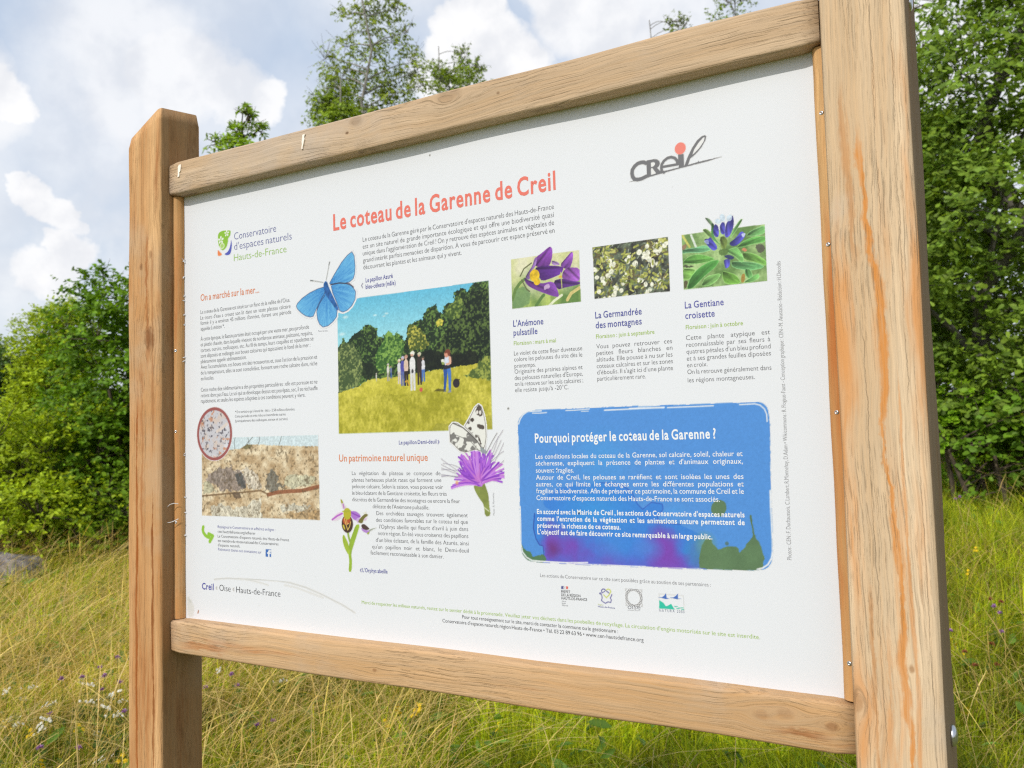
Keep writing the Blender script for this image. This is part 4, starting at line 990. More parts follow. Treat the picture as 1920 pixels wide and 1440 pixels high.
cv.line([(415.7,196.1),(425.0,178.9)], 3, (206,206,110)); cv.line([(427.7,195.4),(433.9,177.8)], 3, (226,236,224))
def lf(P, c, rib=True, pale=True):
    cv.petal(P, c, .70, 1.18, .22, len(P))
    if pale: cv.line([tuple(q) for q in chaikin(P)], 0.9, tuple(min(255, v + 55) for v in c), .55)
lf([(414.4,176.4),(431.8,176.6),(447.6,178.9),(456.0,170.9),(441.4,168.9),(421.7,171.4),(414.2,170.9)], (124,196,138))
lf([(413.7,157.6),(421.5,165.0),(433.4,167.5),(447.0,164.3),(461.2,157.1),(446.6,154.5),(430.9,154.0)], (118,190,88))
lf([(413.3,149.7),(428.7,147.9),(432.5,144.5),(423.1,132.8),(412.7,133.9)], (138,194,96))
lf([(489.4,169.9),(499.0,176.8),(513.2,181.5),(528.7,179.9),(529.2,172.2),(512.7,171.9),(498.7,169.2)], (112,188,92))
lf([(503.1,183.9),(508.9,189.8),(529.4,195.4),(528.9,184.1),(513.2,182.0)], (124,190,112))
lf([(496.5,161.8),(512.2,158.8),(529.0,146.2),(528.7,139.2),(514.4,146.6),(498.9,151.4)], (132,194,90))
lf([(481.0,151.2),(497.8,149.1),(516.2,145.0),(526.8,138.0),(506.5,135.7),(483.5,142.3)], (122,196,122))
lf([(469.1,139.6),(475.7,137.4),(487.7,132.1),(494.7,119.4),(473.1,120.8),(468.7,130.5)], (132,194,82))
lf([(438.4,122.2),(445.8,134.6),(468.1,137.3),(461.9,127.9),(451.1,121.3)], (142,202,112))
lf([(495.7,120.2),(516.5,131.7),(518.9,124.7),(507.7,120.1)], (120,186,102)); lf([(500.2,139.3),(506.6,137.6),(509.9,127.7),(504.2,124.5),(498.9,130.9)], (110,178,100))
lf([(418.6,119.9),(424.2,135.6),(436.6,147.9),(452.5,155.3),(466.5,155.9),(459.8,146.1),(445.9,137.0),(433.7,126.2),(426.5,120.1)], (92,168,78))
lf([(473.1,166.7),(484.7,169.6),(490.3,170.3),(497.3,157.8),(499.0,149.5),(495.0,148.3),(487.0,158.2),(477.8,164.2)], (134,200,112))
cv.clip = None
lf([(447.5,217.4),(453.1,215.9),(458.6,209.2),(461.1,199.5),(454.6,206.8)], (158,194,148), pale=False); lf([(443.5,201.3),(450.5,201.2),(459.7,189.9),(470.0,172.5),(456.6,185.5),(448.3,194.5)], (146,190,104))
lf([(456.7,209.9),(461.4,205.3),(458.7,188.1),(469.7,174.5),(455.8,187.6)], (92,164,92), pale=False); lf([(500.1,207.4),(496.7,207.9),(486.7,195.8),(481.0,182.6),(489.4,192.1)], (124,182,104))
lf([(467.3,186.9),(474.1,187.9),(478.5,179.6),(474.2,168.5),(469.4,169.2)], (128,152,76), pale=False)
BL = lambda P, c=(86,84,194): cv.petal(P, c, .72, 1.25, .28, 96)
BL([(458.3,197.0),(461.6,207.1),(466.2,202.7),(466.8,193.8),(465.6,187.0),(460.6,188.6)]); BL([(467.8,202.3),(472.0,208.2),(475.9,205.2),(474.3,189.4),(469.4,191.3)]); BL([(476.4,203.1),(480.7,209.3),(486.2,215.8),(487.7,208.3),(487.1,199.5),(481.8,187.6),(476.9,184.4),(473.9,188.7)], (94,88,198))
PA = (208,226,242)
cv.poly([(461.4,212.0),(466.5,214.0),(471.3,208.6),(468.3,205.1),(462.4,207.0)], PA, .9); cv.poly([(467.8,216.9),(472.1,219.6),(476.0,215.7),(475.7,207.9),(470.0,208.8)], PA, .92); cv.poly([(477.7,214.4),(483.8,216.6),(486.0,214.1),(484.4,207.6),(478.5,207.5)], PA, .9)
BL([(445.0,187.1),(452.8,187.0),(454.1,190.2),(463.2,175.6),(463.4,170.7),(457.9,169.1),(451.4,175.4)]); cv.poly([(444.8,185.2),(451.8,186.1),(452.7,179.0),(447.7,180.6)], (170,180,232), .8)
BL([(479.1,176.4),(490.0,183.6),(496.9,191.7),(502.5,186.7),(500.4,181.2),(491.4,172.8),(483.8,171.9)]); cv.poly([(496.0,187.6),(503.4,187.9),(499.4,181.3)], (208,218,244), .9)
cv.poly([(470.8,160.3),(479.6,161.3),(487.1,156.1),(481.1,153.0)], (58,66,112)); BL([(471.5,155.1),(480.4,155.2),(479.5,145.4),(474.0,141.9),(472.3,147.3)], (96,94,200))
cv.poly([(463.7,168.9),(476.2,171.2),(479.8,165.9),(473.8,158.9),(466.2,161.8)], (92,124,64), .9, jag=2, seed=97)
cv.emit('gentian_photo', grain=.08)

# watercolour text box
BX = [(144.7,-65.5),(147.0,-54.0),(153.7,-46.0),(163.1,-42.2),(176.9,-40.7),(277.8,-40.9),(383.0,-41.1),(494.0,-42.3),(508.1,-42.2),(516.3,-45.0),(521.6,-51.6),(523.1,-63.0),(521.7,-118.2),(520.2,-174.4),(519.7,-216.4),(519.4,-244.3),(516.5,-256.3),(510.8,-262.9),(503.1,-265.8),(448.6,-267.7),(334.8,-270.2),(209.5,-271.4),(163.0,-271.8),(153.1,-268.6),(146.0,-260.1),(144.2,-243.1),(144.2,-172.3)]
cv = Canvas(BX, 1.05, 3.0); X, Z = cv.X, cv.Z
cv.poly(BX, (86,150,225), jag=1.2, seed=101, scale=12)
cv.clip = cv.a.copy()
W8 = [(169.5,-198.2),(166.5,-220.5),(170.5,-236.5),(176.2,-245.6),(182.2,-246.7),(183.3,-258.6),(179.7,-276.1),(394.3,-269.7),(455.9,-266.4),(439.2,-231.2),(409.0,-215.3),(396.8,-208.4),(364.8,-206.8),(363.8,-198.1),(372.0,-188.0),(371.0,-180.5),(355.5,-178.3),(341.9,-188.6),(334.2,-181.2),(326.9,-163.6),(307.0,-152.2),(279.4,-151.1),(222.2,-155.4),(195.3,-166.3),(183.7,-179.8),(187.1,-189.1),(197.4,-192.9),(197.1,-200.9)]
m1 = cv.poly(W8, (60,132,222), .85, jag=3, seed=102, scale=20)
cv.line(W8[:7], 1.3, (46,62,150), .85); cv.line(W8[11:22], 1.2, (48,80,180), .75)
n = fbm(X, Z, 40, 103, 4)
cv.ell([(270.9,-192.7)][0], 75, 45, (62,164,232), .55, soft=.9); cv.ell([(280.8,-113.5)][0], 60, 50, (72,168,234), .4, soft=.9)
bot = np.clip(([(219.9,-221.5)][0][1] - Z) / 50 + (n - .5) * 1.6, 0, 1) * m1
cv.put(bot, (104,94,206), .8)
for c, r, o in zip([(200.2,-240.7),(233.1,-260.3),(287.9,-261.5),(377.7,-238.6),(379.5,-258.2),(195.3,-211.6),(370.7,-221.5)], (36,34,26,36,30,16,22), (.9,.7,.6,.9,.65,.5,.5)):
    cv.put(m1 * np.clip(1.15 - np.hypot(X - c[0], Z - c[1]) / r + (n - .5) * 1.4, 0, 1), (132,70,182), o * .85)
cv.put(m1 * np.clip(1.1 - np.hypot(X - [(199.9,-251.3)][0][0], Z - [(199.9,-251.3)][0][1]) / 15 + (n - .5), 0, 1), (112,58,130), .8)
for c, r in zip([(296.7,-244.5),(341.2,-242.6)], (36, 26)):
    cv.put(m1 * np.clip(1.1 - np.hypot(X - c[0], (Z - c[1]) * 1.3) / r + (n - .5), 0, 1), (78,142,226), .75)
cv.poly([(143.6,-242.9),(150.9,-254.7),(159.3,-255.7),(165.0,-265.1),(174.2,-260.7),(183.6,-259.7),(188.9,-270.3),(163.2,-274.3),(151.3,-268.2),(143.3,-253.7)], (88,128,92), jag=1.5, seed=104)
GR = np.array((98,128,88)) * (.84 + .32 * n)[..., None]
cv.ell([(422.6,-248.8)][0], 26, 34, (76,138,176), .8, soft=.9); cv.ell([(430.6,-234.0)][0], 18, 20, (110,160,150), .8, soft=.8)
cv.poly([(420.5,-269.5),(419.9,-253.8),(427.0,-231.7),(432.1,-225.5),(439.4,-227.6),(439.2,-233.0),(443.3,-235.9),(447.3,-241.7),(457.2,-235.9),(474.8,-235.8),(475.2,-244.6),(482.0,-237.8),(488.3,-228.1),(494.4,-222.0),(494.2,-212.6),(491.3,-198.5),(491.2,-192.9),(493.9,-192.3),(494.7,-202.0),(496.3,-217.2),(498.9,-224.2),(503.8,-231.0),(506.2,-242.6),(508.7,-249.5),(506.8,-253.1),(505.2,-264.8),(493.6,-266.6)], GR, .97, jag=.8, seed=105)
cv.poly([(440.1,-181.8),(445.3,-175.0),(452.6,-172.5),(459.7,-176.6),(461.6,-183.8),(457.8,-192.8),(451.6,-197.2),(442.0,-193.8),(439.2,-187.8)], GR, .95, jag=.8, seed=106)
cv.ell([(459.4,-232.2)][0], 2.6, 2.6, (88,124,130))
cv.ell([(389.8,-191.3)][0], 22, 14, (82,158,232), .7, soft=.9)
for P, w in (([(170.7,-45.4),(182.8,-45.9),(194.9,-45.4)],1.5), ([(226.8,-43.5),(243.5,-43.5),(265.0,-42.5)],1.5), ([(252.1,-45.6),(263.5,-45.6)],1.2), ([(288.9,-45.3),(331.4,-45.0),(379.0,-44.6)],1.9), ([(340.9,-42.3),(372.6,-41.7)],1.2),
             ([(146.3,-61.4),(149.1,-54.0),(154.5,-47.3),(162.3,-42.8),(171.5,-42.5),(185.9,-42.5)],2.0), ([(327.4,-44.2),(379.0,-44.9)],1.8), ([(384.2,-45.1),(418.5,-45.1),(448.9,-45.0)],1.7), ([(484.5,-44.9),(504.5,-44.6),(511.4,-46.7),(516.9,-51.9),(519.5,-59.1),(519.7,-68.6)],1.7),
             ([(144.8,-93.0),(145.1,-112.2),(145.2,-139.5),(143.9,-160.0)],1.6), ([(144.9,-188.6),(144.8,-215.8),(144.3,-245.6),(147.0,-257.6),(153.6,-265.4),(162.6,-269.6),(178.4,-270.2),(218.3,-270.2),(254.2,-268.3)],2.2), ([(232.7,-271.4),(275.1,-270.5),(316.1,-270.0),(342.8,-269.4)],2.0),
             ([(521.6,-127.5),(522.0,-145.1),(521.2,-162.7),(519.7,-180.3)],1.8), ([(519.6,-160.4),(519.2,-181.5),(519.4,-202.5),(519.4,-222.3),(519.1,-239.7),(517.3,-249.1),(512.4,-257.5),(505.3,-262.5),(498.3,-264.5)],2.2), ([(326.8,-269.9),(358.4,-269.8),(396.8,-269.0),(421.8,-268.2)],1.6)):
    cv.line(P, w, (240,242,246), .95)
cv.clip = None
cv.emit('watercolour_box', grain=.03)

# blue butterfly
R5 = [(-226.2,199.8),(-215.7,213.6),(-197.9,234.3),(-184.7,245.2),(-174.6,250.1),(-169.7,242.2),(-168.1,223.9),(-169.2,210.4),(-172.8,201.8),(-181.4,197.1),(-204.4,195.1),(-223.3,197.2)]
R6 = [(-223.3,197.2),(-207.2,197.7),(-190.0,195.8),(-175.8,189.7),(-167.6,178.7),(-169.3,165.3),(-176.6,154.8),(-186.6,147.9),(-196.7,145.4),(-203.9,148.4),(-210.8,165.0),(-219.2,181.9)]
L5 = [(-236.6,194.9),(-253.1,192.9),(-272.8,187.5),(-290.8,179.4),(-301.9,171.4),(-305.0,166.3),(-302.1,160.7),(-293.2,152.9),(-283.4,146.7),(-271.6,143.3),(-264.7,144.2),(-257.7,156.4),(-243.7,176.1),(-237.8,183.0)]
L6 = [(-237.8,183.0),(-243.7,176.1),(-253.6,163.5),(-256.8,151.8),(-255.1,138.1),(-250.4,128.6),(-242.7,122.7),(-231.2,124.0),(-219.6,130.4),(-211.0,138.5),(-209.8,148.8),(-215.3,159.8),(-226.5,172.8),(-234.9,184.2)]
cv = Canvas(R5 + R6 + L5 + L6 + [(-270.9,244.4)], 0.95, 4.0); X, Z = cv.X, cv.Z
hub = [(-232.8,191.5)][0]
ang = np.arctan2(Z - hub[1], X - hub[0]); rad = np.hypot(X - hub[0], Z - hub[1])
rs = np.random.RandomState(4); tab = rs.rand(720); ray = tab[((ang + math.pi) / (2 * math.pi) * 719).astype(int)]
ray = .5 * ray + .5 * fbm(ang * 40, rad * .25, 3.0, 111, 3)
wing = np.array((34,112,196)) + (np.array((122,198,240)) - np.array((34,112,196))) * np.clip(ray * .9 + rad / 140 - .12, 0, 1)[..., None]
for P in (R5, R6, L5, L6):
    cv.line(P + P[:1], 5.0, (236,238,244), .9)
for P in (R5, R6, L5, L6):
    cv.poly(P, wing); cv.line(P + P[:1], 1.2, (52,66,108), .8)
for a, b in (((0,4),R6),((0,5),R5)):
    pass
cv.line([(-223.3,197.2),(-204.3,198.1),(-181.4,194.2),(-172.5,187.1)], 2.2, (60,52,66), .8); cv.line([(-237.5,179.2),(-249.7,166.2),(-255.4,154.7)], 1.8, (50,70,120), .7)
cv.poly([(-240.4,199.8),(-235.5,205.6),(-230.7,202.1),(-228.4,194.0),(-220.6,179.7),(-207.8,156.1),(-205.7,148.1),(-212.6,152.1),(-227.5,170.0),(-236.9,182.2),(-239.2,192.2)], np.array((46,100,168)) * (.7 + .6 * fbm(X, Z, 5, 112, 3))[..., None])
cv.line([(-233.9,206.6),(-229.8,221.2),(-225.5,238.0)], .8, (96,104,108)); cv.line([(-226.9,232.9),(-225.5,238.0)], 1.6, (86,92,96)); cv.line([(-240.3,202.9),(-254.8,206.7),(-270.5,210.0)], .8, (96,104,108)); cv.line([(-264.6,208.8),(-270.5,210.0)], 1.6, (86,92,96))
cv.emit('blue_butterfly_picture', y=-0.18)

# marbled white on a knapweed
WR = [(79.8,-99.4),(68.9,-82.6),(54.5,-67.9),(48.6,-62.6),(58.7,-48.8),(68.5,-33.2),(75.1,-28.3),(80.0,-32.0),(84.4,-44.9),(87.2,-60.8),(87.7,-79.8),(85.5,-92.4),(81.7,-99.9)]
WL = [(77.9,-102.5),(68.4,-99.2),(47.8,-103.7),(38.5,-101.2),(27.4,-91.4),(20.5,-86.4),(20.2,-75.1),(20.2,-62.2),(26.4,-56.3),(34.4,-57.4),(45.2,-64.4),(58.0,-74.4),(70.7,-85.8),(79.0,-97.8)]
cv = Canvas(WR + WL + [(4.7,-113.7),(115.5,-74.1),(113.1,-155.1),(90.9,-205.2)], 0.9, 3.0); X, Z = cv.X, cv.Z
st_ = [(62.2,-156.2),(81.6,-150.6),(85.9,-161.6),(89.2,-170.9),(90.0,-186.5),(92.2,-203.9),(81.9,-205.0),(80.6,-186.7),(71.7,-175.8),(64.7,-164.9)]
cv.poly(st_, np.array((138,150,78)) * (.88 + .24 * fbm(X, Z, 12, 121, 3))[..., None]); cv.line([(81.3,-191.4),(89.4,-196.7)], 1.6, (216,220,190))
rs = np.random.RandomState(12); b0 = [(73.3,-153.8)][0]
for i in range(210):
    a = math.radians(rs.uniform(18, 172)); L = rs.uniform(26, 58) * (1 - .12 * abs(math.cos(a)))
    bend = rs.uniform(-.35, .35)
    P = [(b0[0] + rs.uniform(-4, 4), b0[1] + rs.uniform(-3, 5))]
    for s in range(1, 5): P.append((P[0][0] + L * s / 4 * math.cos(a + bend * s / 4), P[0][1] + L * s / 4 * math.sin(a + bend * s / 4)))
    cv.line(P, rs.uniform(1.6, 3.2), ((160,84,214), (184,108,226), (206,140,234), (142,70,196), (196,120,214))[rs.randint(5)])
for i in range(16):
    a = math.radians((rs.uniform(35, 75), rs.uniform(120, 165))[i % 2]); L = rs.uniform(72, 96); bend = rs.uniform(-.5, .5)
    P = [(b0[0] + L * s / 4 * math.cos(a + bend * s / 4), b0[1] + L * s / 4 * math.sin(a + bend * s / 4)) for s in range(2, 5)]
    cv.line(P, .9, (140,136,158), .8)
cv.ell([(31.4,-152.4)][0], 4, 5, (232,170,120), .8, soft=.7); cv.ell([(72.7,-144.3)][0], 10, 12, (206,120,206), .7, soft=.9)
for W_, sd in ((WR, 1), (WL, 2)):
    cv.line(W_ + W_[:1], 3.0, (242,242,240)); cv.poly(W_, (238,238,232))
    m = cv.cov(W_); sc = 13 if sd == 1 else 7
    nn = fbm(X, Z, sc, 123 + sd, 2)
    cv.put(m * np.clip((nn - .60) * 14, 0, 1), (74,66,62) if sd == 1 else (112,110,108), .85)
    cv.line(W_ + W_[:1], 1.0, (96,88,84), .8)
for P in ([(68.8,-36.4),(75.1,-29.3),(80.0,-32.7),(83.3,-44.9),(78.2,-48.7),(72.8,-45.3),(70.1,-40.4)], [(58.7,-50.4),(64.4,-48.2),(67.0,-53.9),(62.2,-56.9)], [(69.6,-58.7),(84.3,-60.7),(85.0,-67.9),(74.9,-66.8)], [(52.7,-64.6),(62.1,-63.3),(60.0,-71.2)], [(71.7,-81.0),(76.4,-79.5),(79.6,-95.4)]):
    cv.poly(P, (76,66,60), .9, jag=1.5, seed=125)
cv.ell([(72.4,-40.5)][0], 2.2, 3, (236,232,226)); cv.ell([(77.9,-41.2)][0], 2.2, 3.4, (236,232,226))
cv.line([(26.4,-56.7),(45.2,-64.4),(58.0,-74.4),(70.7,-85.8),(79.0,-97.8)], 1.6, (84,80,76)); cv.line([(29.7,-75.3),(44.7,-80.5),(59.5,-87.1),(73.9,-101.7)], 1.0, (120,118,114))
cv.poly([(75.9,-95.4),(83.2,-98.6),(90.3,-104.2),(86.6,-107.3),(77.5,-104.9)], (150,160,164), .9); cv.line([(88.5,-103.4),(99.0,-86.3),(107.4,-74.7)], .9, (110,108,116))
cv.emit('marbled_butterfly_picture', y=-0.18)

# bee orchid
cv = Canvas([(-228.8,-180.5),(-133.1,-303.9)], 0.85, 3.0); X, Z = cv.X, cv.Z
sh = (.86 + .28 * fbm(X, Z, 14, 131, 3))[..., None]
cv.poly([(-193.2,-306.5),(-186.5,-306.2),(-185.2,-287.6),(-187.1,-274.9),(-178.1,-253.2),(-167.7,-228.7),(-168.8,-224.2),(-176.1,-226.1),(-185.6,-246.4),(-190.4,-255.8),(-193.1,-275.2),(-191.0,-287.9)], np.array((150,180,62)) * sh)
cv.poly([(-205.4,-245.9),(-202.1,-242.9),(-192.8,-258.0),(-189.1,-272.2),(-192.7,-278.3),(-200.7,-267.0),(-204.9,-255.7)], np.array((164,188,66)) * sh); cv.line([(-193.7,-237.3),(-191.8,-246.6),(-189.1,-254.3)], 4, (150,178,80))
cv.poly([(-229.2,-219.2),(-220.0,-208.6),(-208.7,-203.7),(-202.8,-206.7),(-207.1,-214.0),(-218.3,-220.1)], (232,212,232)); cv.line([(-227.7,-218.2),(-216.3,-211.4),(-205.1,-206.8)], 3.0, (190,104,204))
cv.poly([(-209.2,-181.5),(-204.6,-184.0),(-200.7,-191.1),(-192.7,-199.6),(-203.1,-200.6),(-207.0,-191.3)], (222,204,216)); cv.poly([(-209.2,-181.5),(-205.0,-183.7),(-202.5,-188.7),(-206.6,-190.2)], (168,170,60)); cv.line([(-202.9,-190.9),(-201.2,-197.4)], 2.2, (186,120,196))
cv.poly([(-188.0,-202.5),(-175.6,-202.3),(-166.3,-207.3),(-164.6,-211.6),(-172.0,-219.1),(-181.4,-216.3),(-186.4,-210.7)], (178,124,212)); cv.line([(-185.7,-204.9),(-166.8,-211.6)], 2.6, (150,84,190)); cv.poly([(-175.9,-216.1),(-165.0,-211.6),(-170.6,-223.8)], (206,176,226))
cv.ell([(-194.3,-224.5)][0], 12.5, 15.5, (78,58,48)); cv.poly([(-205.3,-216.9),(-197.7,-210.2),(-187.7,-212.1),(-186.0,-219.2),(-194.4,-227.3),(-203.5,-224.0)], (184,88,56), jag=1)
cv.line([(-200.6,-215.3),(-198.0,-223.9),(-193.6,-235.2),(-189.3,-229.3),(-186.9,-220.7)], 1.5, (238,206,110)); cv.line([(-196.0,-216.6),(-194.4,-225.2),(-190.7,-223.7)], 1.3, (236,196,120)); cv.poly([(-205.4,-227.0),(-201.9,-234.0),(-198.2,-235.3),(-201.7,-225.4)], (206,190,70))
cv.ell([(-194.0,-207.3)][0], 8.5, 10, (190,186,56)); cv.poly([(-207.8,-203.3),(-199.4,-201.6),(-184.7,-200.9),(-186.6,-203.5),(-197.6,-205.2)], (176,178,62))
cv.poly([(-172.0,-221.0),(-163.2,-211.5),(-154.1,-205.6),(-147.7,-208.3),(-157.5,-214.5),(-161.6,-223.5)], (122,116,62)); cv.poly([(-160.3,-205.8),(-152.2,-202.0),(-153.2,-207.0)], (226,228,214)); cv.poly([(-159.7,-217.1),(-150.6,-211.2),(-154.3,-218.4)], (222,190,226))
cv.poly([(-165.7,-230.0),(-154.7,-233.9),(-143.6,-234.3),(-150.0,-239.7),(-160.1,-237.2)], (184,140,214)); cv.poly([(-164.4,-225.7),(-158.0,-223.4),(-150.1,-228.1),(-145.7,-232.2),(-152.9,-234.2),(-161.8,-232.0)], (84,66,62)); cv.line([(-145.8,-234.3),(-138.6,-231.3),(-132.4,-229.7)], 3, (160,168,156), taper=True); cv.poly([(-153.0,-239.5),(-145.8,-235.3),(-146.7,-239.3),(-149.5,-241.5)], (160,176,80))
cv.emit('bee_orchid_picture', y=-0.16)
# stray flecks of dirt on the board
for c, r in zip([(-6.9,391.4),(128.7,-36.8)], (1.5, 1.8)):
    cv = Canvas([(c[0] - 3, c[1] - 3), (c[0] + 3, c[1] + 3)], 0.6); cv.ell(c, r, r, (150,150,148)); cv.emit('dirt_fleck')

# ------------------------------------------------------------------ ground
m_soil, nt, out = new_mat('meadow_soil')
co = node(nt, 'ShaderNodeTexCoord').outputs['Object']
n1 = noise(nt, co, 2.2, 6.0, 0.65); n2 = noise(nt, co, 38.0, 4.0, 0.6)
col = mix(nt, rng(nt, n1, 0.35, 0.65), (0.09, 0.12, 0.02), (0.20, 0.19, 0.05))
col = mix(nt, rng(nt, n2, 0.45, 0.75, 0.0, 0.7), col, (0.16, 0.13, 0.05))
bs = node(nt, 'ShaderNodeBsdfPrincipled', {'Base Color': col, 'Roughness': 0.95, 'Specular IOR Level': 0.1,
          'Normal': node(nt, 'ShaderNodeBump', {'Strength': 0.8, 'Distance': 0.03, 'Height': n2}).outputs[0]})
nt.links.new(bs.outputs[0], out.inputs[0])
g = np.concatenate([[-600, -300, -120, -60, -30], np.arange(-20, 20.1, 0.4), [30, 60, 120, 300, 600]])
GX, GY = np.meshgrid(g, g + 4); GZ = terrain(GX, GY)
h_, w_ = GX.shape; idx = np.arange(h_ * w_).reshape(h_, w_)
sp = Soup(); sp.add(np.stack([GX, GY, GZ], -1).reshape(-1, 3), np.stack([idx[:-1, :-1], idx[:-1, 1:], idx[1:, 1:], idx[1:, :-1]], -1).reshape(-1, 4), (.1, .1, .04))
obj('ground', sp.mesh('ground', m_soil, True), kind='structure')

# ------------------------------------------------------------------ leaves and blades
def leaf_material(name, rough, trans, spec=0.35):
    m, nt, out = new_mat(name)
    vc = node(nt, 'ShaderNodeVertexColor', layer_name='Col').outputs[0]
    bs = node(nt, 'ShaderNodeBsdfPrincipled', {'Base Color': vc, 'Roughness': rough, 'Specular IOR Level': spec})
    tr = node(nt, 'ShaderNodeBsdfTranslucent', {'Color': mix(nt, 1.0, vc, (1.25, 1.15, 0.55), 'MULTIPLY')})
    mx = node(nt, 'ShaderNodeMixShader', {0: trans, 1: bs.outputs[0], 2: tr.outputs[0]})
    nt.links.new(mx.outputs[0], out.inputs[0])
    return m
m_leaf = leaf_material('leaf', 0.52, 0.38, 0.22)
m_grass = leaf_material('grass_blade', 0.55, 0.32, 0.3)
m_petal = leaf_material('petal', 0.6, 0.25, 0.2)
m_bark, nt, out = new_mat('bark')
co = node(nt, 'ShaderNodeTexCoord').outputs['Object']
vc = node(nt, 'ShaderNodeVertexColor', layer_name='Col').outputs[0]
nb = noise(nt, vmth(nt, 'MULTIPLY', co, (26, 26, 7)), 1.0, 5.0, 0.65)
bs = node(nt, 'ShaderNodeBsdfPrincipled', {'Base Color': mix(nt, rng(nt, nb, 0.3, 0.7), vc, mix(nt, 1.0, vc, (.42, .4, .38), 'MULTIPLY')), 'Roughness': 0.9,
          'Normal': node(nt, 'ShaderNodeBump', {'Strength': 0.7, 'Distance': 0.012, 'Height': nb}).outputs[0]})
nt.links.new(bs.outputs[0], out.inputs[0])

OVAL = (np.array([(0, 0, 0), (.32, .27, .05), (.70, .21, .03), (1, 0, -.10), (.70, -.21, .03), (.32, -.27, .05)]), np.array([(0, 3, 2, 1), (0, 5, 4, 3)]))
_x = [0, .10, .20, .29, .40, .48, .60, .68, .82, .93, 1.0]; _w = [.02, .05, .13, .08, .24, .13, .30, .18, .25, .16, .03]
OAK = (np.array([(a, s * b, .05 * b - .18 * a * a) for a, b in zip(_x, _w) for s in (1, -1)]), np.array([(2 * i, 2 * i + 1, 2 * i + 3, 2 * i + 2) for i in range(10)]))
ROUND = (np.array([(0, 0, 0), (.30, .36, .06), (.68, .34, .04), (1, 0, -.10), (.68, -.34, .04), (.30, -.36, .06)]), np.array([(0, 3, 2, 1), (0, 5, 4, 3)]))
NARROW = (np.array([(0, 0, 0), (.35, .17, .04), (.72, .13, .0), (1, 0, -.14), (.72, -.13, .0), (.35, -.17, .04)]), np.array([(0, 3, 2, 1), (0, 5, 4, 3)]))
def unit(a): return a / (np.linalg.norm(a, axis=-1, keepdims=True) + 1e-9)
def put_leaves(soup, tmpl, pos, d, nrm, size, cols):
    T, F = tmpl; d = unit(d); s = unit(np.cross(nrm, d)); n = np.cross(d, s); N = len(pos)
    v = pos[:, None] + size[:, None, None] * (T[None, :, 0:1] * d[:, None] + T[None, :, 1:2] * s[:, None] + T[None, :, 2:3] * n[:, None])
    f = (F[None] + (np.arange(N) * len(T))[:, None, None]).reshape(-1, F.shape[1])
    soup.add(v.reshape(-1, 3), f, np.repeat(cols, len(T), 0))

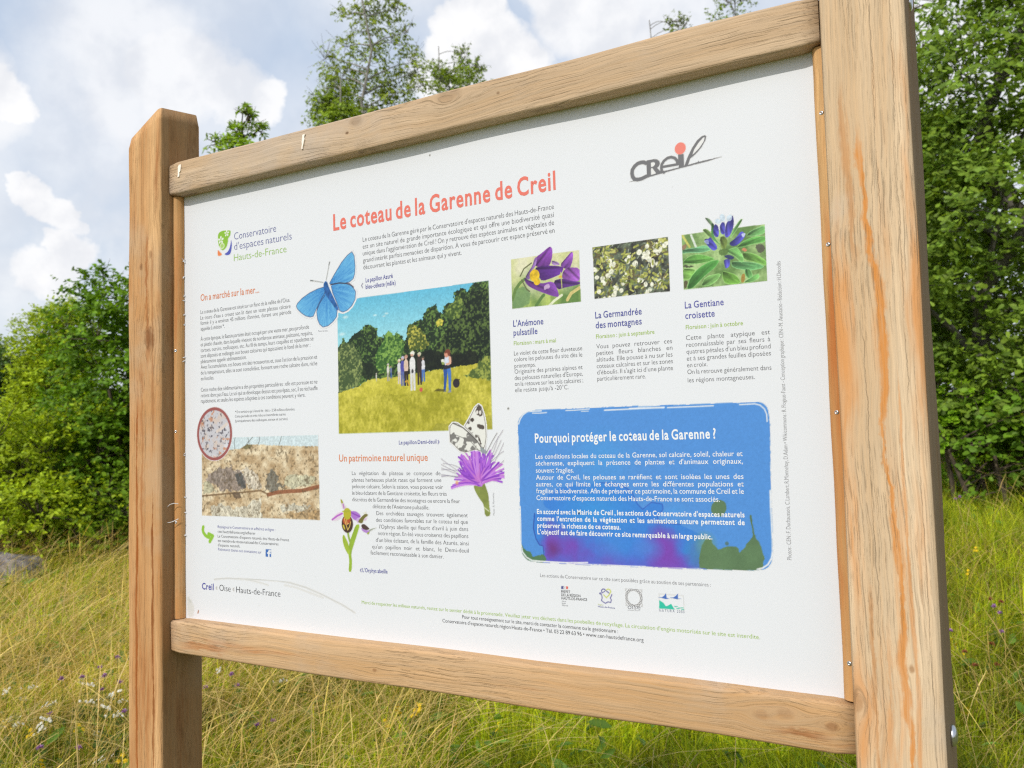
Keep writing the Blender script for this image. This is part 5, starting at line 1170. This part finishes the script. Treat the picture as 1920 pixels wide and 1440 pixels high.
def tree(name, label, category, base, blobs, shoots, leaf, size, per, shoot_len, col, bark, trunk_r, rs, droop=0.15, jit=0.28, group=None, hue=0.18, twigs=14, stems=1, spread=1.0):
    """blobs: (dx, dy, z, rx, rz) crown masses; shoots per m2 of mass surface, each a twig with alternate leaves."""
    rs = np.random.RandomState(rs)
    zb = float(terrain(base[0], base[1])); B = np.array([base[0], base[1], zb])
    root = empty(name, tuple(B), label, category, group)
    wood_s, leaf_s = Soup(), Soup()
    blobs = np.asarray(blobs, float); top = (blobs[:, 2] + blobs[:, 4] * .6).max()
    for st in range(stems):
        off = rs.randn(2) * (0.0 if stems == 1 else .12 * stems ** .5)
        lean = rs.randn(2) * .04 + (0 if stems == 1 else off * .8)
        t = np.linspace(0, 1 if stems == 1 else .62, 12)
        axis = np.stack([off[0] + lean[0] * t * top + .05 * np.sin(3 * t + st), off[1] + lean[1] * t * top + .05 * np.cos(2.3 * t + st), -.15 + t * (top + .1)], 1)
        if stems == 1:
            k = blobs[blobs[:, 2].argsort()]
            axis[:, 0] += np.interp(axis[:, 2], k[:, 2], k[:, 0] * .35); axis[:, 1] += np.interp(axis[:, 2], k[:, 2], k[:, 1] * .35)
        tube(wood_s, axis, trunk_r * (1.12 - t) ** .9 + .006, 8, bark)
        if st == 0: main = axis
    for (bx, by, bz, rx, rz) in blobs:
        c = np.array([bx, by, bz])
        z0 = max(.1, bz - rz * .4 - .55 * math.hypot(bx, by)); p0 = np.array([np.interp(z0, main[:, 2], main[:, i]) for i in range(3)])
        t = np.linspace(0, 1, 6)[:, None]
        br = p0 + (c - p0) * t + np.array([0, 0, 1]) * (t * (1 - t)) * .25 + rs.randn(6, 3) * .03 * rx
        tube(wood_s, br, (trunk_r * .42 * (1.1 - t[:, 0])) * min(1, .4 + rx) + .004, 5, bark)
        area = 4 * math.pi * ((rx ** 1.6 * rx ** 1.6 + 2 * (rx * rz) ** 1.6) / 3) ** (1 / 1.6)
        n = max(10, int(area * shoots))
        u = unit(rs.randn(n, 3)); u[:, 2] = np.where(u[:, 2] < -.55, -u[:, 2], u[:, 2]); r = rs.uniform(.45, 1.0, n) ** .6
        ph = rs.rand(3) * 6.28
        lump = 1 + .22 * np.sin(u[:, 0] * 5 + ph[0]) * np.sin(u[:, 1] * 4.3 + ph[1]) + .15 * np.sin(u[:, 2] * 7 + ph[2])
        s0 = c + u * np.array([rx, rx, rz]) * (r * lump)[:, None]
        keep = s0[:, 2] > .05; s0, u = s0[keep], u[keep]; n = len(s0)
        sd = unit(u * .9 + rs.randn(n, 3) * .55 + np.array([0, 0, .35])); sl = shoot_len * rs.uniform(.6, 1.35, n)
        for i in rs.choice(n, min(n, int(twigs)), replace=False):
            tt = np.linspace(0, 1, 4)[:, None]; q0 = c + (s0[i] - c) * .15
            tube(wood_s, q0 + (s0[i] + sd[i] * sl[i] - q0) * tt + np.array([0, 0, -.04]) * (tt * (1 - tt)) + rs.randn(4, 3) * .012, [.009, .006, .004, .002], 3, bark)
        m = rs.poisson(per, n) + 2; ids = np.repeat(np.arange(n), m); M = len(ids)
        tt = rs.uniform(0, 1, M); side = rs.choice([-1, 1], M)
        dirs_ = sd[ids]; lat = unit(np.cross(dirs_, np.array([0, 0, 1.0]) + rs.randn(M, 3) * .35))
        pos = s0[ids] + dirs_ * (sl[ids] * tt)[:, None] + np.array([0, 0, -1]) * (droop * sl[ids] * tt ** 2)[:, None]
        d = unit(dirs_ * .55 + lat * side[:, None] * .9 * spread + rs.randn(M, 3) * jit + np.array([0, 0, -droop]))
        nr = unit(np.array([-.05, -.6, .75]) + u[ids] * .55 + rs.randn(M, 3) * (jit + .12))
        sz = size * rs.uniform(.55, 1.25, M)
        tone = rs.lognormal(0, .22, M)[:, None] * rs.lognormal(0, .10, n)[ids][:, None]
        h = rs.rand(M, 1) * hue
        cc = np.array(col) * tone * np.concatenate([1 + h * 1.6, 1 + h * .7, 1 - h], 1)
        put_leaves(leaf_s, leaf, pos, d, nr, sz, cc)
    obj('trunk', wood_s.mesh('trunk', m_bark, True), root)
    obj('crown', leaf_s.mesh('crown', m_leaf), root)
    return root

def pile(rs, n, R, z0, z1, rb, rz=None, taper=0.5, squash=1.0):
    """crown masses scattered in a column that narrows upwards"""
    rs = np.random.RandomState(rs); out = []
    for i in range(n):
        t = (i + rs.rand()) / n; z = z0 + (z1 - z0) * t
        k = (1 - taper * t) * R; a = i * 2.4 + rs.rand() * .9; q = k * rs.uniform(.35, 1.0)
        r = rb * rs.uniform(.7, 1.25) * (1 - .35 * t)
        out.append((q * math.cos(a), q * math.sin(a) * squash, z, r, (rz or rb) * rs.uniform(.7, 1.2) * (1 - .3 * t)))
    return out
BARK, GREYB, BIRCHB = (.10, .075, .05), (.16, .15, .13), (.34, .32, .29)
DG = (.120, .245, .012)

# shrubs at the left, behind the left post
tree('hornbeam_shrub', 'tall dark green leafy shrub right behind the left post', 'shrub', (-8.388,6.059,1.433), pile(1, 26, 1.2, .4, 3.35, .66, .6, .42), 66, ROUND, .062, 7, .26, DG, BARK, .025, 11, stems=4)
tree('hornbeam_shrub', 'mid green shrub with dark hollows left of the tall dark shrub', 'shrub', (-9.652,6.027,1.456), pile(2, 18, .85, .3, 1.75, .56, .5, .4), 66, ROUND, .058, 7, .25, (.16, .30, .014), BARK, .022, 12, stems=4)
tree('young_maple', 'bright yellow-green young tree rising between shrub and pale birch', 'tree', (-13.986,8.359,1.475), pile(3, 20, 1.0, 1.0, 3.75, .62, .6, .5), 84, OVAL, .058, 8, .26, (.33, .46, .020), BARK, .07, 13)
tree('birch_tree', 'pale grey-green birch with thin hanging twigs at the far left', 'tree', (-16.45,9.128,1.5), pile(4, 26, 1.7, .6, 3.15, .7, .7, .5), 70, OVAL, .060, 9, .34, (.28, .38, .050), BIRCHB, .08, 14, droop=.5)
tree('bramble_shrub', 'low yellow-green bushy shrub at the bottom left before the darker shrubs', 'shrub', (-8.883,4.636,1.477), pile(5, 18, 1.25, .3, 1.75, .56, .46, .45), 72, OVAL, .054, 7, .24, (.30, .42, .016), BARK, .03, 15, stems=5)
tree('hazel_shrub', 'small light green shrub at the foot of the left post', 'shrub', (-7.877,5.075,1.449), pile(6, 8, .55, .2, .85, .38, .32, .4), 50, ROUND, .055, 6, .2, (.18, .31, .022), BARK, .012, 16, stems=4)
tree('ash_tree', 'dark tree cut off by the left edge of the photo', 'tree', (-15.602,7.577,1.524), pile(7, 16, 1.0, 1.0, 3.3, .6, .6, .5), 56, NARROW, .080, 7, .3, (.09, .18, .045), BARK, .09, 17)

# trees whose tops show above the board
LOW = [(0, 0, 2.6, .6, .7), (.2, .1, 4.0, .6, .8), (-.2, -.1, 5.4, .6, .8), (.1, .1, 6.6, .55, .7)]
tree('silver_birch', 'tall airy birch rising above the middle of the top rail', 'tree', (-10.089,12.643,1.468), LOW + [(0.02,0.15,8.17,0.76,0.56),(-0.37,-0.07,8.63,0.5,0.45),(0.43,0.48,8.73,0.52,0.45),(0.04,0.15,8.95,0.58,0.43),(-0.26,-0.38,9.15,0.38,0.28),(0.48,0.68,9.21,0.43,0.33),(0.87,0.61,9.6,0.3,0.3),(0.92,0.64,9.34,0.23,0.3),(-0.51,-0.27,9.44,0.28,0.23),(-0.66,-0.44,9.63,0.18,0.18),(0.21,-0.04,9.48,0.53,0.43),(0.48,0.47,10.07,0.36,0.28),(0.82,0.54,10.23,0.18,0.18),(0.18,-0.1,10.16,0.39,0.36),(-0.22,-0.23,9.87,0.26,0.23),(-0.17,-0.23,10.55,0.26,0.31),(0.15,0.24,10.65,0.42,0.36),(0.58,0.49,10.75,0.29,0.26),(0.41,0.38,11.1,0.32,0.32),(0.15,-0.08,11.2,0.26,0.29),(0.3,0.17,11.54,0.24,0.32),(-0.51,-0.4,8.96,0.18,0.2),(1.01,0.79,9.1,0.13,0.2)], 36, OVAL, .066, 7, .26, (.22, .32, .045), BIRCHB, .055, 21, droop=.9, twigs=10, hue=.3)
tree('birch_sapling', 'short dense birch top left of the tall airy birch', 'tree', (-9.692,11.028,1.486), LOW + [(0.01,0.12,7.66,0.45,0.34),(0.13,0.27,8.04,0.27,0.3),(0.16,0.08,8.31,0.13,0.18),(-0.05,-0.11,7.96,0.2,0.2),(0.03,0.04,7.87,0.29,0.25),(0.33,0.28,7.78,0.23,0.18),(0.3,0.06,7.4,0.45,0.45)], 84, OVAL, .062, 7, .18, (.24, .36, .040), BIRCHB, .04, 22, droop=.5)
tree('maple_sapling', 'young maple top with bright leaves beside the left post', 'tree', (-6.243,5.486,1.469), [(0, 0, 1.8, .5, .6), (0, 0, 3.0, .5, .7), (0, 0, 4.1, .35, .5)] + [(0.0,0.08,4.92,0.12,0.12),(0.07,0.07,5.09,0.07,0.1),(0.03,0.06,5.2,0.03,0.05),(-0.19,-0.16,4.81,0.06,0.05),(0.17,0.14,4.99,0.05,0.06),(-0.03,-0.04,4.83,0.09,0.07),(0.09,-0.07,4.68,0.2,0.12)], 150, NARROW, .068, 6, .10, (.24, .40, .030), BARK, .022, 23, droop=.35)
tree('birch_sapling', 'thin birch top with upright twigs right of the tall airy birch', 'tree', (-7.441,12.059,1.449), LOW + [(0.11,0.33,8.44,0.38,0.25),(0.17,0.17,8.7,0.16,0.2),(0.14,0.12,8.89,0.06,0.11),(0.43,0.18,8.59,0.13,0.13),(-0.19,-0.17,8.33,0.31,0.2),(-0.27,-0.18,8.52,0.16,0.13),(-0.12,0.16,8.25,0.33,0.22),(0.32,-0.14,7.93,0.49,0.4)], 70, OVAL, .060, 6, .20, (.20, .30, .045), BIRCHB, .014, 24, droop=.2)
tree('birch_sapling', 'wispy twig tips just over the rail left of the right post', 'tree', (-3.091,11.835,1.402), LOW + [(0.24,0.02,7.61,0.16,0.16),(0.2,0.05,7.82,0.05,0.09),(0.33,0.12,7.74,0.04,0.08),(0.07,0.04,7.8,0.05,0.06),(0.24,0.06,7.26,0.35,0.29)], 44, OVAL, .050, 4, .14, (.18, .26, .045), BIRCHB, .010, 25, droop=.2, twigs=6)
tree('birch_sapling', 'twig tips touching the top of the photo beside the right post', 'tree', (-2.336,12.034,1.398), LOW + [(0.29,0.05,7.78,0.2,0.16),(0.2,-0.01,7.87,0.1,0.16),(0.46,0.07,7.8,0.1,0.14),(0.35,0.01,8.02,0.14,0.16),(0.26,0.12,7.4,0.36,0.3)], 50, OVAL, .050, 4, .16, (.20, .30, .045), BIRCHB, .010, 26, droop=.2, twigs=8)

# oaks at the right
rs_ = np.random.RandomState(3)
ob = [(-.95 + .2 * rs_.randn() * .5, rs_.uniform(-.6, .6), z, rs_.uniform(.5, .75), rs_.uniform(.45, .6)) for z in (1.0, 1.6, 2.2, 2.8, 3.3, 3.75)] + \
     [(.0 + .5 * rs_.randn() * .4, rs_.uniform(-.9, .4), z, rs_.uniform(.6, .8), rs_.uniform(.5, .65)) for z in (.9, 1.5, 2.1, 2.8, 3.4, 4.0, 4.6)] + \
     [(1.0 + .5 * rs_.randn() * .4, rs_.uniform(-.8, .6), z, rs_.uniform(.6, .85), rs_.uniform(.5, .7)) for z in (1.1, 1.9, 2.7, 3.5, 4.3, 5.1)] + [(.4, .2, 5.4, .6, .55), (.6, 0, 6.0, .6, .5)]
tree('oak_tree', 'broad oak with lobed leaves filling the right edge of the photo', 'tree', (1.354,8.467,1.44), ob, 58, OAK, .078, 7, .24, (.165, .275, .036), GREYB, .10, 31, jit=.4, twigs=12)
ob2 = pile(41, 15, 1.2, 1.0, 4.5, .75, .7, .35)
tree('oak_tree', 'darker oak standing behind, next to the right post', 'tree', (0.679,11.287,1.443), ob2, 54, OAK, .076, 7, .24, (.145, .255, .026), GREYB, .12, 32, jit=.4, twigs=14)
tree('young_ash', 'slender young tree with sparse leaves against the sky beside the right post', 'tree', (0.702,9.687,1.443), [(0, 0, 2.6, .5, .6), (.05, 0, 3.6, .5, .6), (-.2, 0, 4.5, .34, .4), (.25, 0, 4.65, .36, .4), (0, 0, 5.2, .34, .4), (-.22, 0, 5.65, .22, .3), (.2, 0, 5.75, .26, .3), (.02, 0, 6.2, .22, .3), (.3, 0, 6.35, .18, .25)], 17, NARROW, .078, 6, .18, (.24, .42, .024), BARK, .04, 33, twigs=16)
tree('hazel_shrub', 'bright green undergrowth shrub beneath the oaks beside the right post', 'shrub', (0.811,8.287,1.441), pile(43, 9, .5, .25, 1.15, .36, .34, .35), 50, ROUND, .062, 6, .2, (.21, .40, .020), BARK, .02, 34, stems=4)
tree('hazel_shrub', 'dark undergrowth shrub at the right edge beneath the broad oak', 'shrub', (1.4,7.862,1.443), pile(44, 8, .55, .2, .95, .38, .34, .35), 46, ROUND, .065, 6, .2, (.12, .24, .020), BARK, .02, 35, stems=4)

# ------------------------------------------------------------------ grass: far too many blades to count
CAMXY = np.array((0.729, -1.113))
def sector(rs, n, r0, r1, a0, a1):
    r = np.sqrt(rs.uniform(r0 * r0, r1 * r1, n)); a = np.radians(rs.uniform(a0, a1, n))
    return CAMXY[0] + r * np.sin(a), CAMXY[1] + r * np.cos(a), r
def blades(soup, rs, x, y, hgt, wid, lean, la, col, head=0.0, seg=4):
    n = len(x); z = terrain(x, y) - .01
    t = np.linspace(0, 1, seg + 1)[None, :]
    cx = x[:, None] + np.cos(la)[:, None] * (hgt * lean)[:, None] * t ** 1.8
    cy = y[:, None] + np.sin(la)[:, None] * (hgt * lean)[:, None] * t ** 1.8
    cz = z[:, None] + hgt[:, None] * (t - .45 * np.minimum(lean, 1.4)[:, None] * t ** 2.2)
    fa = rs.uniform(0, 6.28, n)
    w = wid[:, None] * (1 - t ** 1.5 * .92)
    if head > 0: w = wid[:, None] * (.55 + head * np.exp(-((t - .86) / .10) ** 2) - .35 * t ** 3)
    sx, sy = np.cos(fa)[:, None] * w / 2, np.sin(fa)[:, None] * w / 2
    v = np.stack([np.stack([cx - sx, cy - sy, cz], -1), np.stack([cx + sx, cy + sy, cz], -1)], 2).reshape(n, -1, 3)
    k = np.arange(seg) * 2
    F = np.stack([k, k + 1, k + 3, k + 2], 1)
    f = (F[None] + (np.arange(n) * (2 * seg + 2))[:, None, None]).reshape(-1, 4)
    soup.add(v.reshape(-1, 3), f, np.repeat(col, 2 * seg + 2, 0))
def patchn(x, y, s, seed):
    return fbm(x * 1000.0, y * 1000.0, s * 1000.0, seed, 3)
rs = np.random.RandomState(77)
gs = Soup()
def greens(n, r0, r1, h0, h1, w, a0=-68, a1=16):
    x, y, r = sector(rs, n, r0, r1, a0, a1)
    keep = ~((np.abs(x) < .75) & (np.abs(y) < .12)); x, y = x[keep], y[keep]; n = len(x)
    k = patchn(x, y, 1.1, 5); dry = np.clip((patchn(x, y, .8, 9) - .42) * 3 + smooth01((-1.0 - x) / 5) * .45, 0, 1)
    c0 = np.array((.23, .37, .008)); c1 = np.array((.62, .62, .016)); c2 = np.array((.70, .54, .12))
    u = rs.rand(n, 1); col = c0 * (1 - u) + c1 * u
    m = (rs.rand(n) < dry * .42)[:, None]; col = np.where(m, c2 * rs.uniform(.6, 1.25, (n, 1)), col) * rs.lognormal(0, .22, (n, 1))
    tuft = np.clip((patchn(x, y, .35, 19) - .30) * 2.6, 0, 1)[:, None]; col = col * (.34 + .95 * tuft)
    blades(gs, rs, x, y, rs.uniform(h0, h1, n) * (.6 + .8 * k), w * rs.uniform(.7, 1.4, n), np.abs(rs.normal(.55, .35, n)), rs.uniform(0, 6.28, n), col)
greens(84000, 2.3, 6.5, .10, .34, .0048)
greens(90000, 6.5, 13.5, .14, .42, .0085)
greens(26000, 13.5, 24.0, .2, .5, .018)
greens(26000, 2.6, 8.0, .16, .46, .0060, -4, 14)
greens(16000, 2.4, 6.0, .12, .34, .0075, -50, 14)
obj('grass', gs.mesh('grass', m_grass), kind='stuff')
ss = Soup()
def straws(n, r0, r1, a0, a1, h0, h1, w, la_m, la_s, lean_m, shade=1.0):
    x, y, r = sector(rs, n, r0, r1, a0, a1)
    k = patchn(x, y, .9, 15); keep = (rs.rand(n) < np.clip((k - .25) * 2.4, .1, 1)) & ~((np.abs(x) < .8) & (np.abs(y) < .16)); x, y = x[keep], y[keep]; n = len(x)
    col = np.array((.66, .50, .17)) * rs.lognormal(0, .25, (n, 1)) * shade * np.stack([np.ones(n), rs.uniform(.88, 1.05, n), rs.uniform(.7, 1.2, n)], 1)
    blades(ss, rs, x, y, rs.uniform(h0, h1, n), w * rs.uniform(.7, 1.3, n), np.abs(rs.normal(lean_m, .3, n)), rs.normal(la_m, la_s, n), col, head=.9, seg=6)
straws(8200, 2.6, 7.5, -66, -34, .45, .85, .0032, .5, 1.5, .75)
straws(6500, 7.5, 12.5, -66, -34, .45, .85, .0055, .4, .9, .8)
straws(1900, 2.4, 7.0, -36, 6, .35, .75, .0030, .6, 2.2, 1.05)
straws(800, 2.6, 9.0, -2, 14, .45, .85, .0032, 2.6, 2.2, .6, .75)
straws(1000, 7.0, 16.0, -4, 14, .4, .8, .0060, 2.0, 1.5, .5, .8)
obj('dry_grass', ss.mesh('dry_grass', m_grass), kind='stuff')
# broad weed leaves low in the sward
wsoup = Soup(); x, y, r = sector(rs, 5200, 2.4, 10.5, -66, 14); n = len(x)
keep = ~((np.abs(x) < .75) & (np.abs(y) < .12)); x, y = x[keep], y[keep]; n = len(x)
a = rs.uniform(0, 6.28, n)
put_leaves(wsoup, NARROW, np.stack([x, y, terrain(x, y) + rs.uniform(.04, .22, n)], 1), np.stack([np.cos(a), np.sin(a), rs.uniform(-.1, .7, n)], 1), unit(rs.randn(n, 3) * .4 + np.array([0, 0, 1.0])), rs.uniform(.05, .12, n), np.array((.130, .240, .030)) * rs.lognormal(0, .3, (n, 1)))
obj('meadow_weed', wsoup.mesh('meadow_weed', m_leaf), kind='stuff')

# ------------------------------------------------------------------ wild flowers, each one its own
def flower_mesh(kind, h, seed):
    rs = np.random.RandomState(seed); s = Soup()
    t = np.linspace(0, 1, 6); tip = np.array([rs.randn() * .03, rs.randn() * .03, h])
    stem = np.stack([tip[0] * t ** 2, tip[1] * t ** 2, -.05 + (h + .05) * t], 1)
    tube(s, stem, np.linspace(.0022, .0014, 6), 4, (.12, .17, .03))
    k = 5; a = rs.rand(k) * 6.28; zz = rs.uniform(.15, .7, k)
    put_leaves(s, NARROW, np.stack([tip[0] * zz ** 2, tip[1] * zz ** 2, zz * h], 1), np.stack([np.cos(a), np.sin(a), np.full(k, .5)], 1), np.tile((0, 0, 1.0), (k, 1)), np.full(k, .06), np.tile((.09, .15, .025), (k, 1)))
    if kind == 'white':
        for fx in range(6):
            c = tip + np.array([rs.randn() * .016, rs.randn() * .016, rs.uniform(-.004, .006)])
            a = np.arange(6) * 6.28 / 6 + rs.rand()
            put_leaves(s, ROUND, np.tile(c, (6, 1)), np.stack([np.cos(a), np.sin(a) + .45, np.sin(a) * .8 - .1], 1), np.tile((0, -.75, 1.0), (6, 1)), np.full(6, .0078), np.tile((.80, .80, .76), (6, 1)))
    elif kind == 'yellow':
        for fx in range(3):
            c = tip + np.array([rs.randn() * .014, rs.randn() * .014, rs.uniform(-.02, .006)])
            a = np.arange(5) * 6.28 / 5 + rs.rand()
            put_leaves(s, ROUND, np.tile(c, (5, 1)), np.stack([np.cos(a), np.sin(a) * .7 + .2, np.sin(a) * .7], 1), np.tile((0, -.75, 1.0), (5, 1)), np.full(5, .011), np.tile((.80, .56, .02), (5, 1)))
    else:
        n = 46; u = unit(rs.randn(n, 3)); u[:, 2] = np.abs(u[:, 2]) * 1.1 - .25
        cc = np.array((.38, .19, .46) if kind == 'purple' else (.27, .10, .045)) * rs.uniform(.7, 1.35, (n, 1))
        put_leaves(s, NARROW, np.tile(tip, (n, 1)), u, unit(np.cross(u, rs.randn(n, 3))), rs.uniform(.010, .017, n), cc)
    return s.mesh('wild_flower', m_petal)
FL = {k: [flower_mesh(k, h, i) for i, h in enumerate((.22, .30, .38))] for k in ('white', 'yellow', 'purple', 'brown')}
def flowers(kind, spots, label, group, name, cat):
    for i, (x, y, h) in enumerate(spots):
        j = int(np.argmin([abs(h - q) for q in (.22, .30, .38)]))
        o = obj(name, FL[kind][j], None, label=label, category=cat, group=group)
        hz = (.22, .30, .38)[j]
        o.location = (x, y, float(terrain(x, y)) + (h - hz)); o.rotation_euler = (0, 0, i * 1.9)
H3 = (.22, .30, .38)
flowers('white', [(-3.254,1.189,0.3),(-3.16,1.186,0.3),(-2.956,1.142,0.3),(-2.866,1.187,0.3),(-2.743,1.187,0.3),(-2.975,1.398,0.3),(-2.457,1.091,0.38),(-2.625,1.209,0.3),(-2.956,1.444,0.3),(-2.454,1.148,0.38),(-2.472,1.211,0.38),(-2.586,1.246,0.3),(-2.566,1.255,0.3),(-2.499,1.258,0.3),(-2.861,1.555,0.3),(-3.168,1.15,0.22),(-2.788,1.001,0.3),(-2.693,0.978,0.3),(-2.778,1.095,0.3),(-2.953,1.205,0.22),(-2.637,0.951,0.3),(-2.676,0.843,0.3),(-2.941,1.065,0.22),(-2.837,1.056,0.22),(-2.46,1.119,0.3),(-2.277,1.012,0.3),(-2.109,0.934,0.3),(-2.986,1.364,0.3),(-4.318,2.065,0.38)],
        'small white yarrow flower in the tall grass left of the left post', 'white flowers left of the left post', 'white_wildflower', 'flower')
flowers('yellow', [(-2.629,0.923,0.3),(-2.461,0.952,0.3),(-2.199,0.768,0.3),(-2.961,1.031,0.22),(-2.1,0.874,0.3),(-2.863,1.112,0.22)],
        'small yellow flower in the tall grass left of the left post', 'yellow flowers left of the left post', 'yellow_wildflower', 'flower')
flowers('purple', [(-2.741,1.352,0.38),(-2.613,1.333,0.38),(-3.026,1.471,0.3),(-2.844,1.421,0.3),(-2.873,1.234,0.38),(-2.41,1.22,0.3),(-2.689,1.1,0.3),(-3.165,1.562,0.3),(-2.976,1.574,0.38),(-2.347,0.856,0.3),(-2.295,0.894,0.3)],
        'purple clover head in the tall grass left of the left post', 'purple flowers left of the left post', 'purple_wildflower', 'flower')
flowers('purple', [(-2.258,1.659,0.38),(-2.327,1.688,0.3),(-2.397,1.673,0.3),(-2.051,1.567,0.22),(-1.97,1.559,0.22)],
        'pink clover head under the bottom rail beside the left post', 'clover heads under the rail by the left post', 'purple_wildflower', 'flower')
flowers('white', [(-2.659,1.909,0.3),(-2.187,1.82,0.3)], 'white flower just under the left end of the bottom rail', 'white flowers under the bottom rail', 'white_wildflower', 'flower')
flowers('yellow', [(-1.37,1.825,0.3),(-1.34,1.74,0.3),(-1.314,1.758,0.3),(-1.329,1.8,0.3),(-1.474,1.711,0.22),(-1.006,1.681,0.3),(-1.05,1.995,0.22)],
        'small yellow flower in the grass under the bottom rail', 'yellow flowers under the bottom rail', 'yellow_wildflower', 'flower')
flowers('purple', [(0.812,6.43,0.38),(0.76,6.349,0.38),(0.98,3.966,0.3),(0.912,3.798,0.38),(0.891,3.635,0.3),(0.743,3.616,0.3)],
        'purple flower head on the grassy slope right of the right post', 'purple flowers right of the right post', 'purple_wildflower', 'flower')
flowers('yellow', [(0.8,5.317,0.3),(0.918,6.441,0.3),(0.771,3.51,0.3),(0.767,4.752,0.3),(0.753,3.489,0.22),(0.803,2.883,0.22)],
        'yellow flower on the grassy slope right of the right post', 'yellow flowers right of the right post', 'yellow_wildflower', 'flower')
flowers('white', [(1.151,8.356,0.38),(0.787,9.35,0.38)], 'white flower high on the slope beneath the oaks', 'white flowers beneath the oaks', 'white_wildflower', 'flower')
flowers('brown', [(0.822,3.499,0.3),(0.874,3.17,0.3),(0.838,3.192,0.3),(0.902,3.913,0.38),(0.938,3.891,0.38),(0.801,3.34,0.3)],
        'rusty brown seed head on the grassy slope right of the right post', 'brown seed heads right of the right post', 'seed_head', 'seed head')

# ------------------------------------------------------------------ grey stone at the left edge
m_stone, nt, out = new_mat('weathered_stone')
co = node(nt, 'ShaderNodeTexCoord').outputs['Object']
n1 = noise(nt, co, 9.0, 7.0, 0.68)
bs = node(nt, 'ShaderNodeBsdfPrincipled', {'Base Color': mix(nt, rng(nt, n1, .35, .65), (.12, .105, .10), (.34, .30, .29)), 'Roughness': .95,
          'Normal': node(nt, 'ShaderNodeBump', {'Strength': 1.0, 'Distance': .04, 'Height': n1}).outputs[0]})
nt.links.new(bs.outputs[0], out.inputs[0])
bm = bmesh.new(); bmesh.ops.create_icosphere(bm, subdivisions=5, radius=1.0)
for vtx in bm.verts:
    c = vtx.co; k = 1 + .12 * math.sin(c.x * 4 + 1) * math.cos(c.y * 3.3) + .07 * math.sin(c.z * 9 + c.x * 6) + .04 * math.sin(c.y * 17 + c.z * 11)
    vtx.co = Vector((max(-.85, min(.85, c.x)) * .46 * k, c.y * .30 * k, max(-.5, min(.62, c.z)) * .42 * k))
me = bpy.data.meshes.new('stone'); bm.to_mesh(me); bm.free(); me.materials.append(m_stone)
for p in me.polygons: p.use_smooth = True
st = (-7.626,3.615,0.14)
o = obj('stone', me, None, label='weathered grey stone lying in the grass at the left edge', category='stone')
o.location = (st[0], st[1], st[2] - .05); o.rotation_euler = (0, .1, .7)
